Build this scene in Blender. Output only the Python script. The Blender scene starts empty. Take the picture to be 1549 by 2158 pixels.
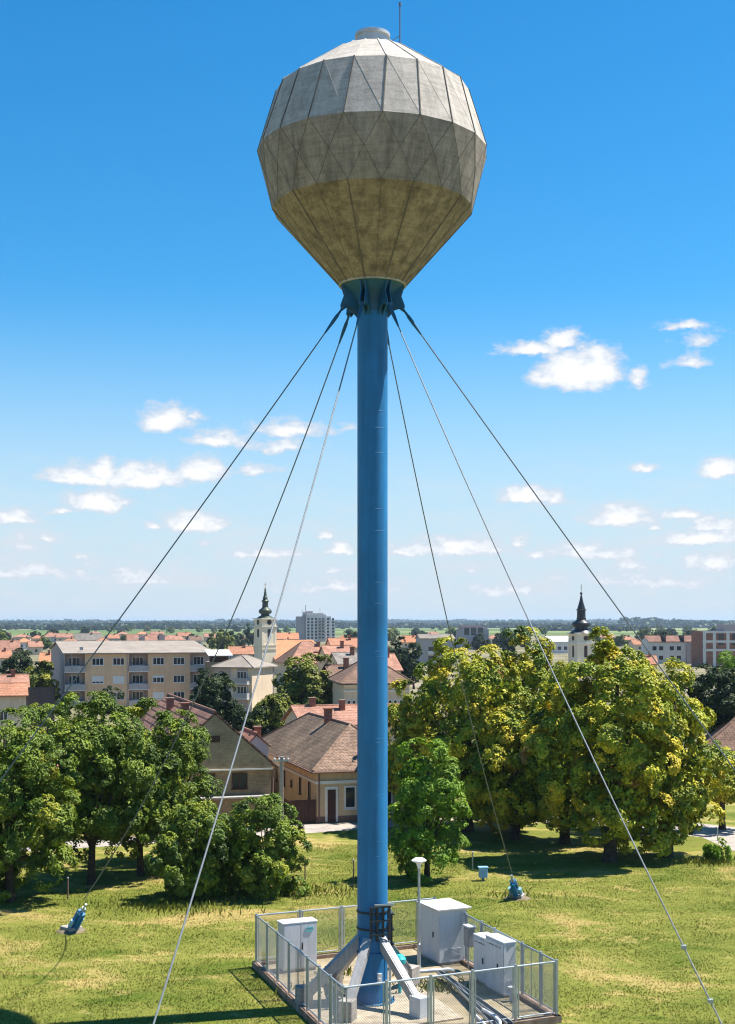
import bpy, math, random
import numpy as np
from mathutils import Vector, Matrix
R = math.radians
scene = bpy.context.scene
COL = scene.collection
F, H, CX, HY = 2800.0, 13.0, 774.5, 1312.0      # focal length in photo pixels, eye height, principal column, horizon row

def gp(x, y, z=0.0):
    """ground (or height z) point seen at photo pixel x, y"""
    Y = (H - z) * F / (y - HY)
    return Vector(((x - CX) * Y / F, Y, z))
def xat(x, Y): return (x - CX) * Y / F
def zat(y, Y): return H - (y - HY) * Y / F
def along(P, d, px):
    k = (px - CX) / F
    return (k * P.y - P.x) / (d.x - k * d.y)

# ------------------------------------------------------------------ materials
def nodes(name):
    m = bpy.data.materials.new(name); m.use_nodes = True
    nt = m.node_tree; nt.nodes.clear()
    return m, nt
def N(nt, t, **kw):
    n = nt.nodes.new(t)
    for k, v in kw.items():
        if k.startswith('i_'):
            key = k[2:]
            n.inputs[int(key) if key.isdigit() else key].default_value = v
        else: setattr(n, k, v)
    return n
def ramp(nt, stops, interp='LINEAR'):
    n = nt.nodes.new('ShaderNodeValToRGB'); n.color_ramp.interpolation = interp
    e = n.color_ramp.elements
    while len(e) > 1: e.remove(e[-1])
    e[0].position, e[0].color = stops[0][0], (*stops[0][1], 1)
    for p, c in stops[1:]:
        x = e.new(p); x.color = (*c, 1)
    return n
def g3(v): return (v, v, v)
def noise(nt, vec, scale, detail=6, rough=.6, dist=0):
    n = N(nt, 'ShaderNodeTexNoise'); n.inputs['Scale'].default_value = scale
    n.inputs['Detail'].default_value = detail; n.inputs['Roughness'].default_value = rough
    n.inputs['Distortion'].default_value = dist
    nt.links.new(vec, n.inputs['Vector']); return n
def mapping(nt, vec, scale=(1, 1, 1), rot=(0, 0, 0)):
    n = N(nt, 'ShaderNodeMapping'); n.inputs['Scale'].default_value = scale; n.inputs['Rotation'].default_value = rot
    nt.links.new(vec, n.inputs['Vector']); return n.outputs[0]
def mix(nt, fac, a, b, mode='MIX'):
    n = N(nt, 'ShaderNodeMix', data_type='RGBA', blend_type=mode)
    for s, v in ((n.inputs[0], fac), (n.inputs[6], a), (n.inputs[7], b)):
        if hasattr(v, 'node'): nt.links.new(v, s)
        elif isinstance(v, tuple): s.default_value = (*v, 1)
        else: s.default_value = v
    return n.outputs[2]
def finish(nt, color, rough=.8, metal=0, spec=.4, bump=None, bstr=.3, bdist=.02, coat=0):
    p = N(nt, 'ShaderNodeBsdfPrincipled'); o = N(nt, 'ShaderNodeOutputMaterial')
    if hasattr(color, 'node'): nt.links.new(color, p.inputs['Base Color'])
    else: p.inputs['Base Color'].default_value = (*color, 1)
    if hasattr(rough, 'node'): nt.links.new(rough, p.inputs['Roughness'])
    else: p.inputs['Roughness'].default_value = rough
    p.inputs['Metallic'].default_value = metal; p.inputs['Specular IOR Level'].default_value = spec
    p.inputs['Coat Weight'].default_value = coat
    if bump is not None:
        b = N(nt, 'ShaderNodeBump'); b.inputs['Strength'].default_value = bstr; b.inputs['Distance'].default_value = bdist
        nt.links.new(bump, b.inputs['Height']); nt.links.new(b.outputs[0], p.inputs['Normal'])
    nt.links.new(p.outputs[0], o.inputs[0]); return p
def ocoord(nt): return N(nt, 'ShaderNodeTexCoord').outputs['Object']

def plain(name, c, rough=.7, var=.25, scale=2.0, metal=0, spec=.4, bstr=.15, streak=0, coat=0):
    """one colour with blotches and, if asked, rain streaks running down"""
    m, nt = nodes(name); v = ocoord(nt)
    n = noise(nt, v, scale, 8, .65)
    r = ramp(nt, [(.3, g3(1 - var)), (.7, g3(1 + var * .5))]); nt.links.new(n.outputs[0], r.inputs[0])
    col = mix(nt, 1.0, c, r.outputs[0], 'MULTIPLY')
    if streak:
        s = noise(nt, mapping(nt, v, (3, 3, .25)), scale * 2, 5, .6)
        rr = ramp(nt, [(.4, g3(1)), (.75, g3(1 - streak))]); nt.links.new(s.outputs[0], rr.inputs[0])
        col = mix(nt, 1.0, col, rr.outputs[0], 'MULTIPLY')
    finish(nt, col, rough, metal, spec, noise(nt, v, scale * 8, 4).outputs[0], bstr, .02, coat)
    return m
def tiles(name, c, c2, row=.33, colw=.25, weather=.5, mort=.02):
    m, nt = nodes(name); v = ocoord(nt)
    sep = N(nt, 'ShaderNodeSeparateXYZ'); nt.links.new(v, sep.inputs[0])
    a = N(nt, 'ShaderNodeMath', operation='ADD'); nt.links.new(sep.outputs[0], a.inputs[0]); nt.links.new(sep.outputs[1], a.inputs[1])
    z = N(nt, 'ShaderNodeMath', operation='MULTIPLY', i_1=1.8); nt.links.new(sep.outputs[2], z.inputs[0])
    cb = N(nt, 'ShaderNodeCombineXYZ'); nt.links.new(a.outputs[0], cb.inputs[0]); nt.links.new(z.outputs[0], cb.inputs[1])
    b = N(nt, 'ShaderNodeTexBrick'); b.inputs['Scale'].default_value = 1
    b.inputs['Brick Width'].default_value = colw; b.inputs['Row Height'].default_value = row
    b.inputs['Mortar Size'].default_value = mort; b.inputs['Mortar Smooth'].default_value = .6
    b.inputs['Color1'].default_value = (*c, 1); b.inputs['Color2'].default_value = (*c2, 1)
    b.inputs['Mortar'].default_value = (c[0] * .35, c[1] * .35, c[2] * .35, 1)
    nt.links.new(cb.outputs[0], b.inputs['Vector'])
    n1 = noise(nt, v, .45, 8, .7); r1 = ramp(nt, [(.35, g3(1 - weather)), (.65, g3(1.12))]); nt.links.new(n1.outputs[0], r1.inputs[0])
    n2 = noise(nt, v, 5, 6, .7); r2 = ramp(nt, [(.35, g3(.6)), (.65, g3(1.25))]); nt.links.new(n2.outputs[0], r2.inputs[0])
    col = mix(nt, 1, mix(nt, 1, b.outputs[0], r1.outputs[0], 'MULTIPLY'), r2.outputs[0], 'MULTIPLY')
    bump = b.outputs['Fac']
    inv = N(nt, 'ShaderNodeMath', operation='SUBTRACT', i_0=1.0); nt.links.new(bump, inv.inputs[1])
    finish(nt, col, .85, 0, .25, inv.outputs[0], .6, .05)
    return m
def brickwall(name, c, c2, mortar):
    m, nt = nodes(name); v = ocoord(nt)
    sep = N(nt, 'ShaderNodeSeparateXYZ'); nt.links.new(v, sep.inputs[0])
    a = N(nt, 'ShaderNodeMath', operation='ADD'); nt.links.new(sep.outputs[0], a.inputs[0]); nt.links.new(sep.outputs[1], a.inputs[1])
    cb = N(nt, 'ShaderNodeCombineXYZ'); nt.links.new(a.outputs[0], cb.inputs[0]); nt.links.new(sep.outputs[2], cb.inputs[1])
    b = N(nt, 'ShaderNodeTexBrick'); b.inputs['Scale'].default_value = 1
    b.inputs['Brick Width'].default_value = .28; b.inputs['Row Height'].default_value = .1; b.inputs['Mortar Size'].default_value = .012
    b.inputs['Color1'].default_value = (*c, 1); b.inputs['Color2'].default_value = (*c2, 1); b.inputs['Mortar'].default_value = (*mortar, 1)
    nt.links.new(cb.outputs[0], b.inputs['Vector'])
    n = noise(nt, v, .8, 8, .7); r = ramp(nt, [(.3, g3(.6)), (.7, g3(1.2))]); nt.links.new(n.outputs[0], r.inputs[0])
    finish(nt, mix(nt, 1, b.outputs[0], r.outputs[0], 'MULTIPLY'), .9, 0, .2, n.outputs[0], .3, .03)
    return m
def concrete(name, c, dark, stain=.5, sc=.8, board=0):
    """weathered precast concrete: blotches, vertical run-off stains, fine grain"""
    m, nt = nodes(name); v = ocoord(nt)
    n1 = noise(nt, mapping(nt, v, (1.5, 1.5, .38)), sc, 9, .7, .4); r1 = ramp(nt, [(.3, dark), (.62, c)]); nt.links.new(n1.outputs[0], r1.inputs[0])
    n2 = noise(nt, mapping(nt, v, (2.6, 2.6, .22)), 1.3, 8, .7); r2 = ramp(nt, [(.35, g3(1 - stain)), (.6, g3(1.08))]); nt.links.new(n2.outputs[0], r2.inputs[0])
    n3 = noise(nt, v, 14, 6, .75); r3 = ramp(nt, [(.3, g3(.87)), (.7, g3(1.09))]); nt.links.new(n3.outputs[0], r3.inputs[0])
    n4 = noise(nt, mapping(nt, v, (.6, .6, 5)), 2.0, 5, .6); r4 = ramp(nt, [(.4, g3(.86)), (.55, g3(1.05))]); nt.links.new(n4.outputs[0], r4.inputs[0])
    col = mix(nt, 1, mix(nt, 1, mix(nt, 1, r1.outputs[0], r2.outputs[0], 'MULTIPLY'), r3.outputs[0], 'MULTIPLY'), r4.outputs[0], 'MULTIPLY')
    finish(nt, col, .88, 0, .25, n3.outputs[0], .35, .03)
    return m
def leafmat(name, stops, trans=.3, big=.25):
    """leaf colour by the leaf's own tint value, with slow drift through the crown"""
    m, nt = nodes(name)
    at = N(nt, 'ShaderNodeAttribute', attribute_name='tint')
    r = ramp(nt, stops); nt.links.new(at.outputs['Fac'], r.inputs[0])
    n = noise(nt, ocoord(nt), .7, 3, .6); rr = ramp(nt, [(.35, g3(1 - big)), (.65, g3(1 + big))]); nt.links.new(n.outputs[0], rr.inputs[0])
    col = mix(nt, 1, r.outputs[0], rr.outputs[0], 'MULTIPLY')
    p = N(nt, 'ShaderNodeBsdfPrincipled'); p.inputs['Roughness'].default_value = .55; p.inputs['Specular IOR Level'].default_value = .3
    t = N(nt, 'ShaderNodeBsdfTranslucent'); ms = N(nt, 'ShaderNodeMixShader', i_0=trans); o = N(nt, 'ShaderNodeOutputMaterial')
    nt.links.new(col, p.inputs['Base Color']); nt.links.new(col, t.inputs[0])
    nt.links.new(p.outputs[0], ms.inputs[1]); nt.links.new(t.outputs[0], ms.inputs[2]); nt.links.new(ms.outputs[0], o.inputs[0])
    return m

# the lawn's own colours: mown green, straw patches and old swaths of cut grass
def lawn_color(nt):
    v = N(nt, 'ShaderNodeNewGeometry').outputs['Position']
    n1 = noise(nt, mapping(nt, v, (.6, 1.0, 1), (0, 0, R(20))), .24, 9, .68, .6)
    n2 = noise(nt, mapping(nt, v, (.6, 1.5, 1), (0, 0, R(14))), .42, 9, .68, 1.2)
    n3 = noise(nt, v, 3.2, 6, .7)
    r1 = ramp(nt, [(.36, (.085, .118, .014)), (.46, (.145, .155, .028)), (.54, (.172, .182, .034)), (.63, (.33, .255, .09))])
    nt.links.new(n1.outputs[0], r1.inputs[0])
    r2 = ramp(nt, [(.56, g3(0)), (.70, g3(.85))]); nt.links.new(n2.outputs[0], r2.inputs[0])
    c = mix(nt, r2.outputs[0], r1.outputs[0], (.40, .30, .115))
    r3 = ramp(nt, [(.3, g3(.78)), (.7, g3(1.18))]); nt.links.new(n3.outputs[0], r3.inputs[0])
    return mix(nt, 1, c, r3.outputs[0], 'MULTIPLY'), n3
def mk_lawn():
    m, nt = nodes('lawn_grass'); c, n3 = lawn_color(nt)
    finish(nt, c, .95, 0, .1, n3.outputs[0], .4, .08); return m
def mk_blade():
    m, nt = nodes('grass_blade'); c, n3 = lawn_color(nt)
    at = N(nt, 'ShaderNodeAttribute', attribute_name='tint')
    r = ramp(nt, [(0, (.9, .95, .85)), (.5, (1.1, 1.12, 1)), (1, (1.4, 1.3, 1.2))]); nt.links.new(at.outputs['Fac'], r.inputs[0])
    col = mix(nt, 1, c, r.outputs[0], 'MULTIPLY')
    p = N(nt, 'ShaderNodeBsdfPrincipled'); p.inputs['Roughness'].default_value = .7; p.inputs['Specular IOR Level'].default_value = .2
    t = N(nt, 'ShaderNodeBsdfTranslucent'); ms = N(nt, 'ShaderNodeMixShader', i_0=.3); o = N(nt, 'ShaderNodeOutputMaterial')
    nt.links.new(col, p.inputs['Base Color']); nt.links.new(col, t.inputs[0])
    nt.links.new(p.outputs[0], ms.inputs[1]); nt.links.new(t.outputs[0], ms.inputs[2]); nt.links.new(ms.outputs[0], o.inputs[0])
    return m
def mk_ground():
    """earth and rough grass under the town, strips of crops beyond it"""
    m, nt = nodes('plain_ground')
    v = N(nt, 'ShaderNodeNewGeometry').outputs['Position']
    vo = N(nt, 'ShaderNodeTexVoronoi'); vo.inputs['Scale'].default_value = 1; vo.inputs['Randomness'].default_value = .8
    nt.links.new(mapping(nt, v, (.0011, .0034, 1), (0, 0, R(8))), vo.inputs['Vector'])
    sp = N(nt, 'ShaderNodeSeparateColor'); nt.links.new(vo.outputs['Color'], sp.inputs[0])
    rf = ramp(nt, [(0, (.085, .13, .035)), (.3, (.12, .17, .045)), (.5, (.19, .21, .075)), (.7, (.10, .145, .04)), (.85, (.30, .27, .12)), (1, (.16, .21, .045))], 'CONSTANT')
    nt.links.new(sp.outputs[0], rf.inputs[0])
    n = noise(nt, v, .05, 8, .7); rt = ramp(nt, [(.35, (.095, .10, .035)), (.5, (.17, .155, .085)), (.62, (.29, .245, .185))]); nt.links.new(n.outputs[0], rt.inputs[0])
    s = N(nt, 'ShaderNodeSeparateXYZ'); nt.links.new(v, s.inputs[0])
    mr = N(nt, 'ShaderNodeMapRange'); mr.inputs['From Min'].default_value = 1250; mr.inputs['From Max'].default_value = 1500
    nt.links.new(s.outputs[1], mr.inputs[0])
    c = mix(nt, mr.outputs[0], rt.outputs[0], rf.outputs[0])
    n2 = noise(nt, v, .9, 6, .7); r2 = ramp(nt, [(.3, g3(.75)), (.7, g3(1.2))]); nt.links.new(n2.outputs[0], r2.inputs[0])
    finish(nt, mix(nt, 1, c, r2.outputs[0], 'MULTIPLY'), .95, 0, .1, n2.outputs[0], .4, .1); return m

M = {}
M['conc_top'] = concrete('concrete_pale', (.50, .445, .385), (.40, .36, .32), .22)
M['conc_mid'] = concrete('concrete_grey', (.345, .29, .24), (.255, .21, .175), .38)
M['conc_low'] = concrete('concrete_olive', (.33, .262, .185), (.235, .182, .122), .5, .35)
M['seam_dark'] = plain('seam_mortar', (.15, .13, .11), .9, .4)
M['seam_light'] = plain('seam_sealant', (.50, .46, .40), .85, .4)
M['blue'] = plain('blue_paint', (.010, .18, .43), .55, .26, .5, 0, .45, .04, .35)
M['blue_dark'] = plain('blue_paint_worn', (.012, .10, .20), .5, .35, 1.6, 0, .4, .1)
M['blue_light'] = plain('pale_blue_paint', (.25, .48, .72), .5, .35, 3)
M['galv'] = plain('galvanised_steel', (.42, .46, .50), .42, .2, 4, .55, .5, .08)
M['galv_dull'] = plain('dull_zinc_wire', (.50, .53, .54), .5, .15, 4, .3)
M['strut'] = plain('grey_painted_steel', (.40, .39, .385), .55, .25, 1.6, .1, .4, .1, .25)
M['black'] = plain('black_iron', (.016, .02, .026), .5, .3, 4)
M['cable_pale'] = plain('zinc_cable', (.25, .265, .28), .55, .25, 6, .4)
M['cable'] = plain('steel_cable', (.17, .19, .21), .5, .3, 6, .4)
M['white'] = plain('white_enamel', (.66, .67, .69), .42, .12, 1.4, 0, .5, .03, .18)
M['white_lit'] = plain('white_enamel_lit', (.80, .80, .80), .4, .06, 2)  # lighter copy of the white enamel; cabinet lids are painted as sunlit
M['grey_cab'] = plain('grey_enamel', (.56, .59, .63), .45, .1, 1.2, 0, .5, .04, .12)
M['grey_box'] = plain('grey_plastic', (.33, .32, .32), .6, .2, 4)
M['roofsheet'] = plain('dusty_sheet_roof', (.60, .55, .50), .7, .18, 3)
M['teal'] = plain('teal_print', (.03, .42, .45), .5, .1)
M['ink'] = plain('grey_print', (.16, .18, .2), .6, .1)
M['slab'] = concrete('slab_concrete', (.46, .385, .285), (.30, .25, .18), .15, 1.6)
M['footing'] = concrete('footing_concrete', (.44, .40, .36), (.30, .27, .24), .3, 1.5)
M['kerb'] = concrete('kerb_rusty', (.36, .255, .19), (.18, .115, .08), .4, 2)
M['dirt'] = concrete('dry_dirt', (.36, .285, .185), (.20, .17, .10), .05, .9)
M['soil'] = plain('dark_soil', (.17, .135, .08), .95, .4, 3)
M['street'] = concrete('pale_road', (.37, .325, .285), (.30, .26, .225), .05, .5)
M['bark'] = plain('bark', (.075, .058, .042), .95, .5, 3, 0, .15, .6)
M['cream'] = plain('cream_render', (.68, .46, .29), .9, .13, .5, 0, .2, .1, .12)
M['cream2'] = plain('pale_render', (.68, .53, .38), .9, .13, .4, 0, .2, .1, .15)
M['mauve'] = plain('mauve_render_and_shade', (.42, .34, .33), .9, .12, .4, 0, .2, .1, .15)  # mauve render, also shade painted on the apartments' end wall and loggias
M['yellow'] = plain('ochre_render', (.68, .48, .29), .9, .15, .6, 0, .2, .1, .2)
M['church'] = plain('church_render', (.84, .70, .52), .85, .1, .4, 0, .2, .1, .12)
M['trim'] = plain('white_trim', (.74, .70, .62), .7, .1, 1)
M['offwhite'] = plain('white_render', (.66, .63, .60), .85, .12, .3, 0, .2, .1, .15)
M['greyrender'] = plain('grey_render', (.40, .38, .38), .88, .15, .3, 0, .2, .1, .2)
M['brick'] = brickwall('yellow_brick', (.33, .235, .135), (.245, .17, .10), (.30, .25, .18))
M['brick_sunlit'] = brickwall('sunlit_brick', (.40, .29, .17), (.31, .22, .13), (.36, .30, .21))  # lighter copy of the brick, sunlight put into the colour
M['redbrick'] = brickwall('red_brick', (.34, .12, .07), (.27, .09, .055), (.3, .22, .18))
M['plinth'] = plain('brown_plinth', (.22, .13, .10), .9, .2, 1)
def mk_glass():
    m, nt = nodes('window_glass'); finish(nt, (.025, .03, .038), .08, 0, .6); return m
M['glass'] = mk_glass()
M['frame'] = plain('white_frame', (.72, .72, .72), .5, .06)
M['shutter'] = plain('white_shutter', (.62, .62, .61), .6, .1)
M['wood'] = plain('dark_wood', (.075, .032, .024), .6, .3, 2, 0, .3, .1, .3)
M['copper'] = plain('old_copper', (.055, .07, .045), .5, .4, .6, .3, .5)
M['slate'] = plain('dark_copper', (.032, .032, .036), .42, .4, .6, .4, .5)
M['gold'] = plain('gilt', (.35, .28, .14), .45, .1, 2, .7)
M['t_orange'] = tiles('orange_tiles', (.50, .235, .14), (.43, .195, .115), weather=.25)
M['t_bright'] = tiles('new_orange_tiles', (.62, .27, .14), (.56, .23, .115), weather=.12)
M['t_pink'] = tiles('faded_tiles', (.48, .25, .17), (.42, .21, .15), weather=.35)
M['t_brown'] = tiles('brown_tiles', (.27, .165, .115), (.21, .125, .09), weather=.4)
M['t_old'] = tiles('mossy_tiles', (.245, .175, .115), (.16, .115, .08), weather=.55)
M['t_rose_lit'] = tiles('sunlit_rose_tiles', (.355, .235, .17), (.29, .185, .13), weather=.4)  # tiles of the sunlit hip faces, light put into the colour
M['t_tan'] = tiles('tan_tiles', (.42, .32, .20), (.34, .25, .155), weather=.35)
M['t_red'] = tiles('dark_red_tiles', (.31, .165, .12), (.265, .135, .10), row=.62, colw=3.0, weather=.3, mort=.13)
M['sheet'] = plain('fibre_cement_roof', (.30, .255, .215), .9, .25, .4, 0, .2, .2, .2)
M['t_grey'] = tiles('grey_tiles', (.30, .26, .225), (.25, .215, .19), weather=.3)
M['darkfence'] = plain('dark_planks', (.05, .045, .055), .8, .3, 1)
M['pole'] = concrete('pole_concrete', (.46, .40, .36), (.36, .3, .27), .2, 2)
M['leaf_chestnut'] = leafmat('chestnut_leaf', [(0, (.05, .10, .010)), (.25, (.115, .18, .012)), (.5, (.28, .325, .016)), (.8, (.51, .45, .02)), (.97, (.60, .47, .028)), (1, (.42, .24, .06))], .2)
M['leaf_locust'] = leafmat('locust_leaf', [(0, (.03, .066, .007)), (.4, (.105, .17, .013)), (.75, (.215, .27, .018)), (1, (.35, .34, .026))], .2)
M['leaf_light'] = leafmat('fresh_leaf', [(0, (.06, .14, .010)), (.5, (.165, .29, .018)), (1, (.29, .39, .028))], .24)
M['leaf_dark'] = leafmat('dark_leaf', [(0, (.017, .036, .010)), (.5, (.035, .062, .014)), (1, (.075, .10, .02))], .25)
M['leaf_olive'] = leafmat('olive_leaf', [(0, (.045, .07, .011)), (.5, (.14, .165, .018)), (1, (.29, .28, .03))], .2)
M['lawn'] = mk_lawn(); M['blade'] = mk_blade(); M['ground'] = mk_ground()
M['hill'] = plain('far_hill', (.09, .13, .06), 1, .2, .002)

# ------------------------------------------------------------------ mesh helpers
class MB:
    def __init__(s): s.v, s.f, s.m = [], [], []
    def add(s, vs, fs, mi=0):
        b = len(s.v); s.v += [tuple(p) for p in vs]
        for f in fs: s.f.append(tuple(b + i for i in f)); s.m.append(mi)
        return s
    def box(s, c, d, rz=0, mi=0, top=None):
        x, y, z = d[0] / 2, d[1] / 2, d[2] / 2
        t = top or 1
        q = [(-x, -y, -z), (x, -y, -z), (x, y, -z), (-x, y, -z), (-x * t, -y * t, z), (x * t, -y * t, z), (x * t, y * t, z), (-x * t, y * t, z)]
        ca, sa = math.cos(rz), math.sin(rz)
        return s.add([(c[0] + a * ca - b * sa, c[1] + a * sa + b * ca, c[2] + e) for a, b, e in q],
              [(3, 2, 1, 0), (4, 5, 6, 7), (0, 1, 5, 4), (1, 2, 6, 5), (2, 3, 7, 6), (3, 0, 4, 7)], mi)
    def b2(s, lo, hi, mi=0):
        return s.box([(lo[i] + hi[i]) / 2 for i in range(3)], [hi[i] - lo[i] for i in range(3)], 0, mi)
    def path(s, pts, rad, n=8, mi=0):
        pts = [Vector(p) for p in pts]
        if not hasattr(rad, '__len__'): rad = [rad] * len(pts)
        rings = []
        for i, p in enumerate(pts):
            d = (pts[min(i + 1, len(pts) - 1)] - pts[max(i - 1, 0)]).normalized()
            u = d.cross(Vector((0, 0, 1)) if abs(d.z) < .95 else Vector((1, 0, 0))).normalized(); w = d.cross(u)
            rings.append([p + (u * math.cos(2 * math.pi * k / n) + w * math.sin(2 * math.pi * k / n)) * rad[i] for k in range(n)])
        vs = [q for r in rings for q in r]; fs = []
        for i in range(len(pts) - 1):
            for k in range(n):
                a, b = i * n + k, i * n + (k + 1) % n
                fs.append((a, b, b + n, a + n))
        fs.append(tuple(range(n))[::-1]); fs.append(tuple((len(pts) - 1) * n + k for k in range(n)))
        return s.add(vs, fs, mi)
    def tube(s, p, q, r, n=8, mi=0, r2=None): return s.path([p, q], [r, r if r2 is None else r2], n, mi)
    def bar(s, p, q, w, h, mi=0, up=(0, 0, 1)):
        """rectangular bar from p to q, w across and h in the up direction"""
        p, q = Vector(p), Vector(q); d = (q - p).normalized()
        u = d.cross(Vector(up)).normalized(); t = u.cross(d)
        o = [(-1, -1), (1, -1), (1, 1), (-1, 1)]
        vs = [a + u * (i * w / 2) + t * (j * h / 2) for a in (p, q) for i, j in o]
        return s.add(vs, [(3, 2, 1, 0), (4, 5, 6, 7), (0, 1, 5, 4), (1, 2, 6, 5), (2, 3, 7, 6), (3, 0, 4, 7)], mi)
    def lathe(s, prof, n=24, c=(0, 0), ph=0, mi=0, caps=True):
        vs = []; fs = []
        for r, z in prof:
            for k in range(n):
                a = ph + 2 * math.pi * k / n; vs.append((c[0] + r * math.cos(a), c[1] + r * math.sin(a), z))
        for i in range(len(prof) - 1):
            for k in range(n):
                a, b = i * n + k, i * n + (k + 1) % n; fs.append((a, b, b + n, a + n))
        if caps: fs.append(tuple(range(n))[::-1]); fs.append(tuple((len(prof) - 1) * n + k for k in range(n)))
        return s.add(vs, fs, mi)
    def prism(s, poly, axis_from, axis_to, mi=0, axis='y'):
        """closed 2-D outline (x,z) pushed along y (or (y,z) along x)"""
        n = len(poly)
        f = (lambda a, p: (p[0], a, p[1])) if axis == 'y' else (lambda a, p: (a, p[0], p[1]))
        vs = [f(axis_from, p) for p in poly] + [f(axis_to, p) for p in poly]
        fs = [tuple(range(n)), tuple(range(n, 2 * n))[::-1]] + [(i, i + n, (i + 1) % n + n, (i + 1) % n) for i in range(n)]
        return s.add(vs, fs, mi)
    def build(s, name, mats, parent=None, smooth=False, bevel=0):
        me = bpy.data.meshes.new(name); me.from_pydata(s.v, [], s.f)
        for m in (mats if isinstance(mats, (list, tuple)) else [mats]): me.materials.append(M[m] if isinstance(m, str) else m)
        me.polygons.foreach_set('material_index', s.m)
        if smooth: me.polygons.foreach_set('use_smooth', [True] * len(s.f))
        import bmesh
        bm = bmesh.new(); bm.from_mesh(me); bmesh.ops.recalc_face_normals(bm, faces=bm.faces); bm.to_mesh(me); bm.free()
        o = bpy.data.objects.new(name, me); COL.objects.link(o)
        if parent: o.parent = parent
        if smooth: o.modifiers.new('s', 'EDGE_SPLIT').split_angle = R(40)
        if bevel:
            b = o.modifiers.new('b', 'BEVEL'); b.width = bevel; b.segments = 2; b.limit_method = 'ANGLE'
        return o
def tag(o, label=None, cat=None, group=None, kind=None):
    if label: o['label'] = label
    if cat: o['category'] = cat
    if group: o['group'] = group
    if kind: o['kind'] = kind
    return o
def thing(name, label, cat, loc=(0, 0, 0), rz=0, group=None):
    o = bpy.data.objects.new(name, None); COL.objects.link(o); o.empty_display_size = .3
    o.location = loc; o.rotation_euler = (0, 0, rz)
    return tag(o, label, cat, group)
def dup(root, loc, rz, scale, label, group=None):
    r = root.copy(); COL.objects.link(r); r.location = loc; r.rotation_euler = (0, 0, rz); r.scale = scale
    r['label'] = label
    if group: r['group'] = group
    for ch in root.children:
        c = ch.copy(); COL.objects.link(c); c.parent = r
    return r
# ------------------------------------------------------------------ the water tower
D = H * F / (2118 - HY); TX = xat(785, D)
tower = thing('water_tower', 'tall blue steel column carrying a faceted concrete ball tank', 'water tower', (TX, D, 0))
NS = 20; PH = R(-85.5); TW = R(3.2)
RA, RB, RC, RD, RE, RF = (1.13, 24.45), (3.40, 26.98), (3.90, 28.9), (3.27, 30.9), (1.30, 32.28), (.5, 32.52)
def ring(rz, k, tw=0): a = PH + tw + 2 * math.pi * k / NS; return Vector((rz[0] * math.cos(a), rz[0] * math.sin(a), rz[1]))
# column with weld seams
b = MB(); b.lathe([(.575, 0), (.575, .06), (.515, .07), (.515, 23.9)], 64)
b.build('column', 'blue', tower, True)
for y in (700, 790, 870, 905, 957, 1075, 1120, 1228, 1272, 1372, 1384, 1555, 1562, 1672, 1770, 1800):
    z = zat(y, D); b = MB(); b.lathe([(.514, z - .010), (.519, z), (.514, z + .010)], 64, caps=False); b.build('weld_seam', 'blue', tower, True)
# flared collar with gussets for the stay cables
b = MB(); b.lathe([(.516, 23.5), (.56, 23.85), (.72, 24.1), (.95, 24.32), (1.10, 24.46)], 60, caps=False)
b.lathe([(1.09, 24.43), (1.15, 24.43), (1.15, 24.47), (1.09, 24.47)], 60, mi=1)
collar = b.build('collar', ['blue_dark', 'seam_light'], tower, True)
CAB = {  # cable: end on the ground, sag
    'a': (gp(-411, 2200), .25), 'b': (gp(150, 1962), 1.75), 'c': (gp(174, 2650), .55),
    'd': (gp(1090, 1893), 1.15), 'e': (gp(1715, 2560), .55), 'f': (gp(1927, 2150), .1)}
CANG = {k: math.atan2(v[0].y - D, v[0].x - TX) for k, v in CAB.items()}
for k, a in CANG.items():
    b = MB(); u = Vector((math.cos(a), math.sin(a), 0)); w = Vector((-u.y, u.x, 0))
    for s in (-1, 1):
        prof = [(.52, 23.35), (.75, 23.62), (.90, 23.66), (1.06, 23.54), (1.10, 23.75), (.98, 24.08), (1.09, 24.42), (.6, 24.3)]
        vs = [u * r + Vector((0, 0, z)) + w * (s * .085 + o) for o in (-.018, .018) for r, z in prof]
        n = len(prof)
        b.add(vs, [tuple(range(n)), tuple(range(n, 2 * n))[::-1]] + [(i, i + n, (i + 1) % n + n, (i + 1) % n) for i in range(n)])
    b.tube(u * 1.04 + Vector((0, 0, 23.64)) - w * .14, u * 1.04 + Vector((0, 0, 23.64)) + w * .14, .045)
    b.build('gusset', 'blue_dark', collar)
def ribs(b, r0, r1, idx, w, h, mi, t0=0, t1=0):
    for k in idx:
        p, q = ring(r0, k, t0), ring(r1, k, t1)
        out = Vector((p.x + q.x, p.y + q.y, 0)).normalized()
        b.bar(p + out * h * .2, q + out * h * .2, w, h, mi, out)
# cone of the tank
b = MB()
for k in range(NS): b.add([ring(RA, k), ring(RA, k + 1), ring(RB, k + 1), ring(RB, k)], [(0, 1, 2, 3)])
ribs(b, RA, RB, range(1, NS, 2), .034, .035, 1); ribs(b, RA, RB, range(0, NS, 2), .010, .012, 1)
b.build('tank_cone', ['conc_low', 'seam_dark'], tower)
# lower drum: every panel a shallow pyramid crossed by two joints
b = MB()
for k in range(NS):
    p = [ring(RB, k), ring(RB, k + 1), ring(RC, k + 1), ring(RC, k)]
    c = sum(p, Vector()) / 4; out = Vector((c.x, c.y, 0)).normalized(); c = c + out * (.055 if k % 2 else .035)
    b.add(p + [c], [(0, 1, 4), (1, 2, 4), (2, 3, 4), (3, 0, 4)])
    for q in p: b.bar(q + out * .004, c + out * .004, .011, .009, 1, out)
b.build('tank_lower_drum', ['conc_mid', 'seam_dark'], tower)
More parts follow.
